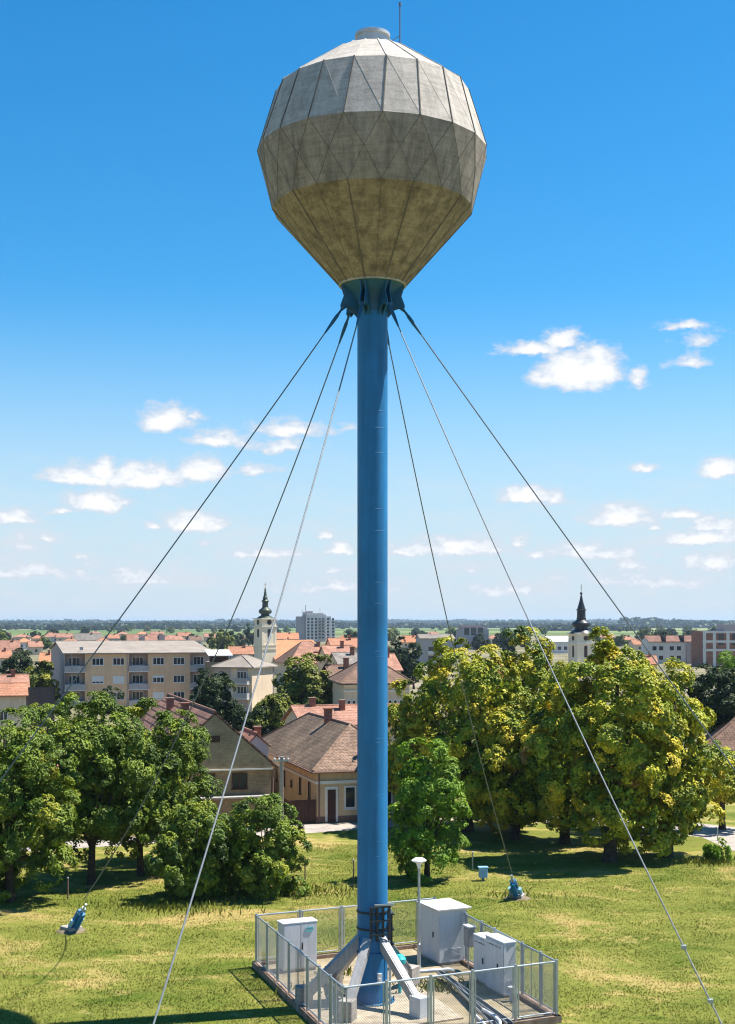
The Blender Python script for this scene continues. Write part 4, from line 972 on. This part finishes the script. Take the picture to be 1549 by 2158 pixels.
def crown(name, seed, lobes, style, dens=1.0, leaf=1.0, zmin=.15):
    rng = np.random.default_rng(seed)
    cr, sp, per, ll, asp, flat, droop, tm, ts, odd, mat = STY[style]; cr *= leaf ** .7; sp *= leaf ** .8; ll *= leaf
    C, O = [], []
    ctr = np.array([lobes[0][:3]])
    for (x, y, z, a, b_, c) in lobes:
        area = 4 * math.pi * (((a * b_) ** 1.6 + (a * c) ** 1.6 + (b_ * c) ** 1.6) / 3) ** (1 / 1.6)
        n = int(area / (sp * sp) * dens * .62); u = unit(rng, n); r = rng.uniform(.80, 1.10, (n, 1))
        p = np.array([x, y, z]) + u * np.array([a, b_, c]) * r; C.append(p); O.append(norm(u / np.array([a, b_, c])))
    C, O = np.concatenate(C), np.concatenate(O)
    keep = C[:, 2] > zmin
    for (x, y, z, a, b_, c) in lobes:
        q = (C - np.array([x, y, z])) / np.array([a, b_, c]); keep &= np.sum(q * q, 1) > .52
    C, O = C[keep], O[keep]; n = len(C)
    # boughs carry several rounded leaf clusters on their outer, upper side
    bt = rng.normal(tm, ts * .7, n); o = rng.random(n) < odd; bt[o] += rng.uniform(.2, .45, o.sum()); bt[rng.random(n) < odd * .12] = 3
    br = rng.uniform(.7, 1.25, n) * cr * 1.25; m_ = 7
    d0 = norm(unit(rng, n * m_) + np.repeat(O, m_, 0) * .9 + np.array([0, 0, .35]))
    C = np.repeat(C, m_, 0) + d0 * np.repeat(br, m_)[:, None] * rng.uniform(.6, 1.0, (n * m_, 1)); O = norm(np.repeat(O, m_, 0) * .4 + d0)
    ct = np.repeat(bt, m_) + rng.normal(0, ts * .4, n * m_); n = len(C)
    rs = rng.uniform(.6, 1.25, n) * cr * .62
    k = per; N_ = n * k
    base = np.repeat(C, k, 0); out = np.repeat(O, k, 0); rr = np.repeat(rs, k)[:, None]
    d = unit(rng, N_); d = norm(d + out * .55 + np.array([0, 0, .28])); rad = rng.random((N_, 1)) ** .4
    # anisotropic clump: wide across the branch tip, thin along its outward axis
    off = d * rad; comp = np.sum(off * out, 1, keepdims=True); off = (off - out * comp * (1 - flat)) * rr
    off[:, 2] -= droop * .5 * (rad[:, 0] ** 2) * rr[:, 0]
    p = base + off
    nrm = norm(d * .9 + out * .45 + np.array([.12, 0, .62]) + rng.normal(size=(N_, 3)) * .3)
    tint = np.repeat(ct, k) + rng.normal(0, ts * .3, N_)
    tint = np.where(tint > 2, 1.0, np.clip(tint, 0, .96)); size = ll * rng.uniform(.65, 1.25, N_)
    # scattered leaves inside the lobes
    P2, = [np.concatenate([np.array([x, y, z]) + unit(rng, 260) * np.array([a, b_, c]) * rng.random((260, 1)) ** .5 * .85 for (x, y, z, a, b_, c) in lobes])]
    P2 = P2[P2[:, 2] > zmin]; m = len(P2)
    p = np.concatenate([p, P2]); nrm = np.concatenate([nrm, unit(rng, m)]); tint = np.concatenate([tint, rng.normal(tm - .1, .15, m)]); size = np.concatenate([size, np.full(m, ll * 1.7)])
    ok = p[:, 2] > .03
    return leaf_mesh(name, p[ok], nrm[ok], size[ok], tint[ok], asp, rng, mat, droop)
def trunk_mb(rng, h, r, lobes, ztop):
    b = MB(); lean = rng.uniform(-.05, .05, 2)
    f = lambda z: Vector((lean[0] * z, lean[1] * z, z))
    zs = [-.2, .15, .6, h * .5, h, (h + ztop) / 2, ztop * .85]; rs = [r * 1.4, r * 1.15, r, r * .92, r * .8, r * .5, r * .15]
    b.path([f(z) for z in zs], rs, 10)
    for L in lobes[1:]:
        e = Vector(L[:3]); s = f(min(h * rng.uniform(.75, 1.15), e.z - .3) if e.z > h * .6 else h * .7); m = s.lerp(e, .5) + Vector((0, 0, .25))
        b.path([s, m, e], [r * .45, r * .3, r * .1], 7)
    return b
def tree(label, cat, px, yb, ytop, hw, cb, style, seed, name='broadleaf_tree', nl=9, tr=.22, group=None, leaf=1.0, dens=1.0, ry=None):
    P = gp(px, yb); P.z = 0; Y = P.y; rx = hw * Y / F * .98; top = zat(ytop, Y) * .97
    rng = np.random.default_rng(seed); lobes = crown_lobes(rng, rx, ry or rx * .9, cb, top, nl)
    t = thing(name, label, cat, P, 0, group)
    trunk_mb(rng, max(cb * 1.15, top * .22), tr, lobes, top).build('trunk', 'bark', t, True)
    me = crown(name + '_crown', seed + 7, lobes, style, dens, leaf); o = bpy.data.objects.new('crown', me); COL.objects.link(o); o.parent = t
    return t
GL, GR = 'green trees on the left of the lawn', 'large yellowing trees on the right'
T = 'tree'
tree('dense green tree at the left frame edge over the blue anchor', T, 22, 1900, 1466, 132, .1, 'locust', 11, group=GL, nl=12)
tree('green tree with a bare slanting trunk seen against the pale path at left', T, 192, 1864, 1462, 112, 1.3, 'locust', 12, group=GL, tr=.2)
tree('green tree behind the leftmost one, its top under the dark plank fence', T, 95, 1812, 1472, 100, .2, 'locust', 13, group=GL)
tree('green tree in front of the red striped roof, between the slanting trunk and the bushes', T, 296, 1846, 1478, 112, .6, 'locust', 14, group=GL, tr=.18)
tree('green tree hiding the left wall of the brick gable house', T, 372, 1815, 1506, 84, -.4, 'locust', 15, group=GL, tr=.17)
tree('rounded bush-like tree left of the larger bush under the brick gable house', 'bush', 408, 1893, 1690, 92, -.6, 'bush', 16, 'bush', 7, .1, 'bushes under the brick gable house')
tree('largest leafy bush below the gap between the two tiled street houses', 'bush', 560, 1888, 1650, 86, -.7, 'bush', 17, 'bush', 8, .1, 'bushes under the brick gable house')
tree('low bush filling the space between the two larger bushes', 'bush', 484, 1868, 1715, 60, -.6, 'bush', 18, 'bush', 5, .08, 'bushes under the brick gable house')
tree('fresh green feathery tree right beside the blue column', T, 900, 1856, 1548, 82, -.4, 'light', 21, nl=10, tr=.15)
tree('large yellow-green tree nearest the column on its right, with a dark trunk by the path', T, 985, 1752, 1345, 156, .1, 'chestnut', 22, group=GR, nl=12, tr=.36)
tree('yellowing tree whose top peak rises in front of two poplars', T, 1098, 1738, 1322, 96, 1.5, 'chestnut', 23, group=GR, tr=.34, nl=9)
tree('darker low yellowing tree left of the large one, touching the column', T, 872, 1728, 1424, 72, 0, 'chestnut', 24, group=GR, tr=.3)
tree('yellow-green tree with brown patches standing under the peaked one', T, 1085, 1768, 1492, 100, .4, 'chestnut', 25, group=GR, tr=.3)
tree('largest yellowing tree, below the black-domed tower, shading the lawn', T, 1285, 1816, 1328, 152, 0, 'chestnut', 26, group=GR, nl=12, tr=.36)
tree('yellowing tree filling the gap left of the largest one', T, 1190, 1778, 1388, 95, .4, 'chestnut', 27, group=GR, tr=.3)
tree('yellow-green tree right of the largest one under the right stay cable', T, 1408, 1806, 1398, 104, -.2, 'chestnut', 28, group=GR, nl=10, tr=.26)
tree('bright yellow-green tree overlapping the brown roof at the right frame edge', T, 1522, 1748, 1590, 66, 2.0, 'chestnut', 29, group=GR, tr=.2)
tree('yellow-green tree low behind the largest one, over the road', T, 1345, 1752, 1560, 95, .8, 'chestnut', 50, group=GR, tr=.2)
tree('yellowing tree behind the largest one, peeking out at its right shoulder', T, 1345, 1770, 1372, 62, 2.4, 'chestnut', 30, group=GR, tr=.28)
tree('small green bush by the road at the right end of the lawn', 'bush', 1502, 1816, 1776, 26, .05, 'light', 31, 'bush', 5, .05)
tree('tall dark tree behind the brown roof at the right frame edge', T, 1540, 1620, 1392, 62, 2, 'dark', 32, leaf=1.3)
tree('dark tree between the yellowing trees and the dark tree at the right edge', T, 1478, 1600, 1402, 44, 2, 'dark', 33, leaf=1.3)
tree('fresh green treetop in front of the brick block at the right frame edge', T, 1540, 1520, 1360, 34, 2, 'light', 34, leaf=1.4)
tree('dark green tree in front of the right half of the long apartment block', T, 450, 1562, 1406, 49, 1, 'dark', 35, leaf=1.4)
tree('large round sunlit green tree left of the column', T, 656, 1546, 1388, 78, .6, 'olive', 36, leaf=1.4, nl=10)
tree('olive green tree between the apartment end wall and the large round tree', T, 588, 1568, 1474, 60, .4, 'olive', 37, leaf=1.3)
tree('low dark olive tree behind the ridge of the brick gable house', T, 530, 1570, 1492, 44, .3, 'dark', 38, leaf=1.3)
tree('round dark tree left of the long apartment block', T, 40, 1488, 1367, 42, .8, 'dark', 39, leaf=1.5)
tree('bright green tree touching the left end wall of the long apartment block', T, 88, 1492, 1398, 32, .5, 'olive', 40, leaf=1.5)
tree('small dark tree in front of the long apartment block, under its second windows', T, 217, 1520, 1450, 28, .5, 'dark', 41, leaf=1.3)
tree('narrow dark tree at the foot of the left loggia of the long apartment block', T, 135, 1522, 1461, 14, .5, 'dark', 42, leaf=1.2)
tree('small tree before the long apartment facade, left of the red striped roof', T, 298, 1526, 1476, 20, .5, 'olive', 43, leaf=1.2)
tree('dark green tree between the column and the grey block', T, 838, 1450, 1349, 34, .8, 'dark', 44, leaf=1.7)
tree('deep green small tree at the right of the grey block corner', T, 872, 1452, 1358, 18, .8, 'dark', 45, leaf=1.6)
tree('green tree hiding the cross street behind the left trees', T, 250, 1740, 1540, 90, 1.5, 'locust', 46, group=GL)

# far trees: a few kinds, each copied
protos = {}
def far_proto(kind, style, rx, z0, z1, seed):
    rng = np.random.default_rng(seed); lobes = crown_lobes(rng, rx, rx, z0, z1, 7)
    me = crown('far_crown', seed, lobes, style, .9, 2.2); b = trunk_mb(rng, max(1, z0 * 1.4), .2, lobes, z1)
    protos[kind] = (me, b, z1, rx)
far_proto('round', 'dark', 4, .6, 8.5, 101); far_proto('green', 'olive', 4, .5, 7.5, 102); far_proto('wide', 'dark', 5, .4, 7, 103); far_proto('light', 'locust', 4, .5, 8, 104); far_proto('poplar', 'dark', 1.7, .3, 13, 105)
first = {}
FTL = {'round': 'round dark', 'green': 'olive green', 'wide': 'broad dark', 'light': 'leafy green', 'poplar': 'slim upright dark'}
fcnt = {}
def far_tree(kind, px, yb, hpx_, label_reg):
    me, b, z1, rx = protos[kind]; P = gp(px, yb); P.z = 0; s = hpx_ * P.y / F / z1
    k = (kind, label_reg); fcnt[k] = fcnt.get(k, 0) + 1
    lb = f'{ordn(fcnt[k] - 1)} {FTL[kind]} far tree from the left {label_reg}'
    if kind not in first:
        t = thing('far_tree', lb, 'tree', P, 0, 'trees of the far town'); b.build('trunk', 'bark', t); o = bpy.data.objects.new('crown', me); COL.objects.link(o); o.parent = t
        t.scale = (s, s, s); first[kind] = t
    else: dup(first[kind], P, random.uniform(0, 6), (s * random.uniform(.9, 1.3), s * random.uniform(.9, 1.3), s), lb)
FT = [('poplar', 1067, 1400, 58), ('poplar', 1082, 1400, 59), ('poplar', 523, 1362, 46), ('round', 533, 1362, 28), ('round', 180, 1340, 18), ('round', 254, 1341, 14), ('green', 465, 1375, 44), ('wide', 478, 1372, 30),
      ('green', 425, 1378, 20), ('round', 742, 1366, 35), ('green', 1386, 1352, 16), ('wide', 1376, 1352, 15), ('round', 1436, 1352, 13), ('green', 530, 1386, 22), ('light', 500, 1368, 22), ('round', 15, 1352, 18), ('wide', 75, 1352, 20), ('light', 92, 1370, 25),
      ('green', 105, 1350, 18), ('wide', 112, 1345, 18), ('light', 232, 1356, 14), ('green', 262, 1354, 16), ('round', 340, 1354, 18), ('wide', 405, 1358, 20), ('wide', 1255, 1345, 12), ('green', 1320, 1352, 14)]
random.seed(9)
for _ in range(260):
    px = random.choice([random.uniform(-40, 630), random.uniform(-40, 560), random.uniform(690, 1160), random.uniform(1230, 1600)])
    yb = 1324 + 46 * random.random() ** 1.5; sc = 36400 / (yb - HY)
    if any(x0 - 4 < px < x1 + 4 and -4 < yb - ye < 26 for x0, x1, yr, ye, rm in FAR) or (500 < px < 575 and yb > 1350): continue
    FT.append((random.choice(['round', 'green', 'wide', 'light', 'wide', 'green']), px, yb, random.uniform(5, 9) / sc * F))
for kind, px, yb, h in sorted(FT, key=lambda q: q[1]):
    far_tree(kind, px, yb, h, next(r for m, r in REG if px < m))

# woods on the horizon: masses of crowns far out in the plain
def woods(name, rows, seed, mat):
    rng = np.random.default_rng(seed); C, Nn, S = [], [], []
    for Y, x0, x1, h, step in rows:
        n = int((x1 - x0) / step); x = np.linspace(x0, x1, n) + rng.normal(0, step * .4, n)
        prof = h * (.72 + .28 * np.sin(x / h / 9 + rng.uniform(0, 6)) * np.sin(x / h / 3.7)) * rng.uniform(.75, 1.15, n)
        for i in range(n):
            k = 26; z = rng.random(k) ** .8 * prof[i]; C.append(np.stack([x[i] + rng.normal(0, step * .7, k), Y + rng.normal(0, step, k), z], 1)); S.append(np.full(k, step * 1.3))
    C = np.concatenate(C); S = np.concatenate(S); nr = norm(unit(rng, len(C)) + np.array([0, -.3, .6]))
    me = leaf_mesh(name, C, nr, S, rng.normal(.35, .2, len(C)), .9, rng, mat); o = bpy.data.objects.new(name, me); COL.objects.link(o); tag(o, kind='stuff')
woods('far_woods', [(2600, -900, -250, 11, 7), (3200, -1100, 900, 12, 8), (4200, -1400, -200, 15, 11), (4600, 100, 1500, 14, 11), (5600, -2000, 2000, 21, 16), (7200, -2500, 2500, 25, 22), (3600, 760, 1400, 21, 10), (3750, 720, 1400, 25, 11), (2100, 280, 420, 8, 7), (2300, -560, -420, 9, 7)], 5, 'leaf_dark')
b = MB(); rng = random.Random(3); pts = []
xs = [-5600 + i * 280 for i in range(41)]
hs = [26 + 13 * max(0, math.sin((x + 2600) / 2600)) + rng.uniform(0, 1.5) for x in xs]
b.add([(x, 11800 + q * 300, z) for x, h_ in zip(xs, hs) for q, z in ((0, -1), (1, h_), (2, -1))], [(i * 3, i * 3 + 3, i * 3 + 4, i * 3 + 1) for i in range(40)] + [(i * 3 + 1, i * 3 + 4, i * 3 + 5, i * 3 + 2) for i in range(40)])
o = b.build('hills', 'hill'); tag(o, kind='structure')

# ------------------------------------------------------------------ ground, street, lawn, grass
def sheet(name, mat, pts, z, kind='structure'):
    b = MB(); b.add([(p[0], p[1], z) for p in pts], [tuple(range(len(pts)))]); o = b.build(name, mat)
    if o.data.polygons[0].normal.z < 0: o.data.flip_normals()
    tag(o, kind=kind); return o
sheet('ground', 'ground', [(13000 * math.cos(2 * math.pi * i / 64), 13000 * math.sin(2 * math.pi * i / 64)) for i in range(64)], 0)
sheet('lawn', 'lawn', [(-70, 12), (70, 12), (70, 98), (-70, 98)], .004)
def gxy(*q): return [tuple(gp(x, y)[:2]) for x, y in q]
sheet('street', 'street', gxy((-400, 1800), (150, 1772), (640, 1737), (760, 1733), (1000, 1716), (1250, 1716), (1500, 1738), (1700, 1762), (1700, 1826), (1540, 1792), (1480, 1765), (1240, 1736), (1000, 1731), (760, 1748), (640, 1757), (160, 1788), (-400, 1824)), .012)
sheet('side_path', 'slab', gxy((905, 1726), (965, 1720), (990, 1728), (940, 1738)), .02)
def blades(name, n, region, seed, h, wd, mat):
    rng = np.random.default_rng(seed); p = np.stack([rng.uniform(region[0], region[1], n), region[2] + (region[3] - region[2]) * rng.random(n) ** 1.35], 1)
    rel = p - np.array([cF.x, cF.y]); A = np.array([[e1.x, e2.x], [e1.y, e2.y]]); ab = np.linalg.solve(A, rel.T).T
    inside = (ab[:, 0] > -.25) & (ab[:, 0] < w1 + .25) & (ab[:, 1] > -.25) & (ab[:, 1] < w2 + .25)
    p = p[~inside & ~((p[:, 1] > 73) & (np.abs(p[:, 0] - 4) > 11))]; n = len(p)
    # clumps: height follows a coarse random field so the mown sward looks uneven
    fx = np.sin(p[:, 0] * 1.3 + np.sin(p[:, 1] * .9) * 2) * np.sin(p[:, 1] * 1.7 + np.sin(p[:, 0] * .7) * 2)
    hh = h * rng.uniform(.5, 1.3, n) * (1 + .45 * fx); a = rng.uniform(0, 2 * math.pi, n); w = wd * rng.uniform(.6, 1.3, n)
    lean = rng.normal(0, .6, (n, 2)) * hh[:, None]
    v = np.zeros((n, 3, 3)); dx = np.stack([np.cos(a), np.sin(a)], 1) * w[:, None] * .5
    v[:, 0, :2] = p - dx; v[:, 1, :2] = p + dx; v[:, 2, :2] = p + lean; v[:, 2, 2] = hh
    me = bpy.data.meshes.new(name); me.vertices.add(n * 3); me.vertices.foreach_set('co', v.reshape(-1).astype(np.float32))
    me.loops.add(n * 3); me.loops.foreach_set('vertex_index', np.arange(n * 3, dtype=np.int32)); me.polygons.add(n); me.polygons.foreach_set('loop_start', (np.arange(n) * 3).astype(np.int32))
    at = me.attributes.new('tint', 'FLOAT', 'POINT'); at.data.foreach_set('value', np.repeat(rng.beta(2, 2, n), 3).astype(np.float32))
    me.materials.append(M[mat]); me.update(calc_edges=True)
    o = bpy.data.objects.new(name, me); COL.objects.link(o); tag(o, kind='stuff'); return o
blades('grass', 260000, (-24, 24, 40, 78), 3, .055, .045, 'blade')
# taller rough tufts along the shade edge and by the yard kerb
def tufts(pts, seed):
    rng = np.random.default_rng(seed); C = []
    for x, y, r, k in pts:
        P = gp(x, y); a = rng.normal(0, r, (k, 2)); C.append(np.stack([P.x + a[:, 0] * 1.8, P.y + a[:, 1], np.full(k, .12)], 1))
    C = np.concatenate(C); n = len(C); nr = unit(rng, n); nr[:, 2] *= .2
    me = leaf_mesh('weeds', C, norm(nr), rng.uniform(.18, .42, n), rng.normal(.6, .2, n), .16, rng, 'leaf_olive', -2.0); o = bpy.data.objects.new('weeds', me); COL.objects.link(o); tag(o, kind='stuff')
tufts([(610, 1885, .9, 160), (650, 1880, .9, 120), (600, 1870, .6, 120), (1100, 1890, .5, 60), (400, 1915, .9, 260), (330, 1910, .6, 160), (760, 2050, .35, 60), (930, 2085, .4, 220), (905, 2090, .35, 120), (655, 2095, .4, 80), (740, 2060, .3, 60), (1490, 1820, .5, 200)], 8)
# thin posts of the old field fence
for px, yb, yt, lb in ((643, 1868, 1815, 'thin rusty field post left of the column'), (745, 1862, 1812, 'thin rusty field post just left of the blue column'), (996, 1832, 1796, 'thin pale field post in the shade left of the right anchor'), (143, 1895, 1850, 'thin grey field post under the trees at left'), (1512, 1772, 1745, 'thin rail post at the road edge by the small bush')):
    P = gp(px, yb); P.z = 0; h_ = zat(yt, P.y)
    t = thing('fence_post', lb, 'post', P, 0, 'thin posts along the lawn edge')
    b = MB(); b.tube((0, 0, -.1), (0, 0, h_), .035, 8); b.build('post', 'plinth' if px < 800 else 'galv', t)
    b = MB(); b.lathe([(.05, h_ - .03), (.05, h_ + .02), (.01, h_ + .04)], 8); b.build('post_cap', 'galv', t)
P = gp(1018, 1856); P.z = 0
t = thing('junction_box', 'pale blue box on a short leg in the shade left of the right anchor', 'box', P, .1)
b = MB(); b.box((0, 0, .42), (.42, .3, .5)); b.build('body', 'blue_light', t, bevel=.02)
b = MB(); b.box((0, 0, .69), (.5, .38, .04)); b.build('lid', 'blue_light', t, bevel=.01)
b = MB(); b.box((0, 0, .1), (.1, .1, .3)); b.build('leg', 'blue', t)
# ------------------------------------------------------------------ air, sky, sun, camera
b = MB(); b.b2((-13500, -13500, -1), (13500, 13500, 46)); o = b.build('haze', []); tag(o, kind='stuff')
m, nt = nodes('air'); v = N(nt, 'ShaderNodeVolumePrincipled'); v.inputs['Color'].default_value = (.62, .80, 1, 1); v.inputs['Density'].default_value = HAZE = 8e-5; v.inputs['Anisotropy'].default_value = .2
nt.links.new(v.outputs[0], N(nt, 'ShaderNodeOutputMaterial').inputs['Volume']); o.data.materials.append(m)

SUN_AZ, SUN_EL = 14.0, 62.0     # degrees from +X towards +Y, and up
sl = bpy.data.lights.new('sun', 'SUN'); sl.energy = 5.0; sl.angle = R(.5); sl.color = (1, .95, .86)
so = bpy.data.objects.new('sun', sl); COL.objects.link(so)
sd = Vector((math.cos(R(SUN_AZ)) * math.cos(R(SUN_EL)), math.sin(R(SUN_AZ)) * math.cos(R(SUN_EL)), math.sin(R(SUN_EL))))
so.rotation_euler = (-sd).to_track_quat('-Z', 'Y').to_euler()

world = bpy.data.worlds.new('World'); scene.world = world; world.use_nodes = True
nt = world.node_tree; nt.nodes.clear(); LK = nt.links.new
def mth(op, a, b=None, c=None, clamp=False):
    n = N(nt, 'ShaderNodeMath', operation=op, use_clamp=clamp)
    for i, x in enumerate((a, b, c)):
        if x is None: continue
        if hasattr(x, 'node'): LK(x, n.inputs[i])
        else: n.inputs[i].default_value = x
    return n.outputs[0]
def vm(op, a, b):
    n = N(nt, 'ShaderNodeVectorMath', operation=op)
    for i, x in enumerate((a, b)):
        if hasattr(x, 'node'): LK(x, n.inputs[i])
        else: n.inputs[i].default_value = x
    return n.outputs[1 if op == 'LENGTH' else 0]
sky = N(nt, 'ShaderNodeTexSky', sky_type='NISHITA', sun_disc=False, sun_elevation=R(SUN_EL), sun_rotation=R(90 - SUN_AZ), altitude=100, air_density=1.0, dust_density=.25, ozone_density=3.0)
tc = N(nt, 'ShaderNodeTexCoord').outputs['Generated']
sp = N(nt, 'ShaderNodeSeparateXYZ'); LK(tc, sp.inputs[0]); X, Y_, Z = sp.outputs
az = mth('ARCTAN2', X, Y_); hl = mth('SQRT', mth('ADD', mth('MULTIPLY', X, X), mth('MULTIPLY', Y_, Y_))); el = mth('DIVIDE', Z, mth('MAXIMUM', hl, .001))
cv = N(nt, 'ShaderNodeCombineXYZ'); LK(az, cv.inputs[0]); LK(el, cv.inputs[1]); cv = cv.outputs[0]
wn = noise(nt, cv, 26, 5, .6); wn2 = noise(nt, mapping(nt, cv, (1, 1.5, 1)), 95, 5, .65)
warp = vm('ADD', cv, vm('ADD', vm('MULTIPLY', vm('SUBTRACT', wn.outputs['Color'], (.5, .5, .5)), (.018, .012, 0)), vm('MULTIPLY', vm('SUBTRACT', wn2.outputs['Color'], (.5, .5, .5)), (.010, .008, 0))))
CL = [(1120, 735, 78, 15, 1), (1185, 713, 42, 24, 1), (1215, 772, 92, 46, 1.15), (1258, 765, 50, 44, 1.1), (1160, 790, 50, 18, .8), (1345, 795, 26, 22, .75), (1440, 685, 46, 11, .7), (1450, 760, 46, 15, .6), (1475, 712, 40, 14, .35),
      (350, 878, 54, 28, 1.05), (402, 872, 28, 10, .6), (455, 923, 64, 18, .9), (612, 898, 88, 20, .85), (590, 936, 78, 15, .6), (740, 902, 30, 9, .5), (178, 998, 78, 25, 1), (215, 984, 38, 24, 1.05), (300, 1000, 95, 29, 1.05), (422, 990, 62, 26, 1.05), (130, 1006, 34, 11, .8), (545, 984, 52, 12, .7),
      (200, 1050, 66, 28, 1), (130, 1076, 26, 9, .7), (250, 1055, 40, 12, .6), (30, 1090, 46, 19, .9), (410, 1096, 70, 26, 1.05), (325, 1108, 24, 11, .7), (100, 1136, 32, 11, .7), (60, 1150, 60, 20, .45), (160, 1168, 26, 9, .6), (515, 1168, 44, 11, .65), (440, 1142, 20, 8, .5),
      (685, 1126, 24, 11, .8), (712, 1156, 42, 15, .95), (850, 1160, 36, 11, .85), (960, 1142, 66, 18, .85), (1090, 1139, 32, 14, .8), (1130, 1167, 28, 12, .8), (1110, 1046, 68, 22, 1.05), (1165, 1052, 20, 16, .8), (1355, 984, 32, 10, .75), (1518, 984, 50, 20, 1), (1310, 1081, 78, 24, 1.05),
      (1440, 1078, 42, 13, .85), (1385, 1108, 18, 9, .6), (1480, 1127, 88, 24, .95), (1500, 1102, 62, 18, .9), (1340, 1190, 60, 13, .55), (1240, 1152, 60, 14, .5), (1270, 1170, 24, 10, .6), (240, 1190, 90, 16, .35), (700, 1200, 90, 14, .35), (1000, 1195, 90, 14, .35), (560, 1166, 120, 15, .62), (950, 1150, 150, 24, .75), (1250, 1160, 150, 24, .62), (60, 1200, 150, 26, .55), (300, 1215, 170, 20, .5), (700, 1232, 220, 18, .48), (1350, 1222, 200, 22, .5), (1050, 1240, 180, 16, .45), (1500, 1180, 90, 20, .6)]
mx = None
for x, y, rx, ry, s_ in CL:
    u, v_ = (x - CX) / F, (HY - y) / F; a0 = math.atan(u); e0 = v_ / math.sqrt(1 + u * u)
    q = vm('MULTIPLY', vm('SUBTRACT', warp, (a0, e0 - ry * .45 / F, 0)), (F / rx / 1.2, F / ry / 1.75, 0))
    ss = N(nt, 'ShaderNodeSeparateXYZ'); LK(q, ss.inputs[0])
    yy = mth('MAXIMUM', ss.outputs[1], mth('MULTIPLY', ss.outputs[1], -2.6))           # flat bases
    d = mth('SUBTRACT', s_, mth('MULTIPLY', s_, mth('SQRT', mth('ADD', mth('MULTIPLY', ss.outputs[0], ss.outputs[0]), mth('MULTIPLY', yy, yy)))))
    mx = d if mx is None else mth('MAXIMUM', mx, d)
fb = noise(nt, mapping(nt, cv, (1, 1.6, 1)), 60, 8, .62)
den = mth('ADD', mx, mth('MULTIPLY', mth('SUBTRACT', fb.outputs[0], .5), 1.5))
mr = N(nt, 'ShaderNodeMapRange', interpolation_type='SMOOTHSTEP'); mr.inputs['From Min'].default_value = -.08; mr.inputs['From Max'].default_value = .5; LK(den, mr.inputs[0])
# thin milky veil low over the plain
veil = noise(nt, mapping(nt, cv, (1, 3.2, 1)), 17, 7, .62)
vr = N(nt, 'ShaderNodeMapRange', interpolation_type='SMOOTHSTEP'); vr.inputs['From Min'].default_value = .40; vr.inputs['From Max'].default_value = .75; LK(veil.outputs[0], vr.inputs[0])
vb = N(nt, 'ShaderNodeMapRange', interpolation_type='SMOOTHSTEP'); vb.inputs['From Min'].default_value = .15; vb.inputs['From Max'].default_value = .03; LK(el, vb.inputs[0])
vmask = mth('MULTIPLY', mth('MULTIPLY', vr.outputs[0], vb.outputs[0]), .75)
hs_ = N(nt, 'ShaderNodeHueSaturation'); hs_.inputs['Saturation'].default_value = 1.25; LK(mix(nt, 1.0, sky.outputs[0], (1.05, 1.36, 1.44), 'MULTIPLY'), hs_.inputs['Color'])
lb = N(nt, 'ShaderNodeMapRange', interpolation_type='SMOOTHSTEP'); lb.inputs['From Min'].default_value = .26; lb.inputs['From Max'].default_value = .0; LK(el, lb.inputs[0])
lowair = mix(nt, mth('MULTIPLY', lb.outputs[0], .93), hs_.outputs[0], (5.4, 6.4, 7.4))
cloudc = ramp(nt, [(.3, (6, 6.5, 7.3)), (.8, (9.3, 9.25, 9.2))]); LK(den, cloudc.inputs[0])
c1 = mix(nt, vmask, lowair, (6.3, 6.6, 7.1)); c2 = mix(nt, mth('MULTIPLY', mr.outputs[0], .93), c1, cloudc.outputs[0])
bg = N(nt, 'ShaderNodeBackground'); bg.inputs[1].default_value = .06; LK(c2, bg.inputs[0]); LK(bg.outputs[0], N(nt, 'ShaderNodeOutputWorld').inputs[0])

cd = bpy.data.cameras.new('camera'); co = bpy.data.objects.new('camera', cd); COL.objects.link(co)
co.location = (0, 0, H); co.rotation_euler = (R(90), 0, 0)
cd.sensor_width = 36; cd.lens = 36 * F / 2158; cd.shift_y = (HY - 1079) / 2158; cd.clip_start = .5; cd.clip_end = 40000
scene.camera = co
vs = scene.view_settings; vs.view_transform = 'Standard'; vs.look = 'None'; vs.exposure = 1.0; vs.gamma = 1; vs.use_curve_mapping = False
cy = scene.cycles
cy.filter_width = 1.15; cy.max_bounces = 6; cy.diffuse_bounces = 3; cy.glossy_bounces = 2; cy.transmission_bounces = 3; cy.transparent_max_bounces = 8; cy.volume_bounces = 0
cy.use_adaptive_sampling = True; cy.adaptive_threshold = .006; cy.use_denoising = True; cy.denoiser = 'OPENIMAGEDENOISE'; cy.denoising_input_passes = 'RGB_ALBEDO_NORMAL'; cy.denoising_prefilter = 'ACCURATE'; cy.caustics_reflective = False; cy.caustics_refractive = False
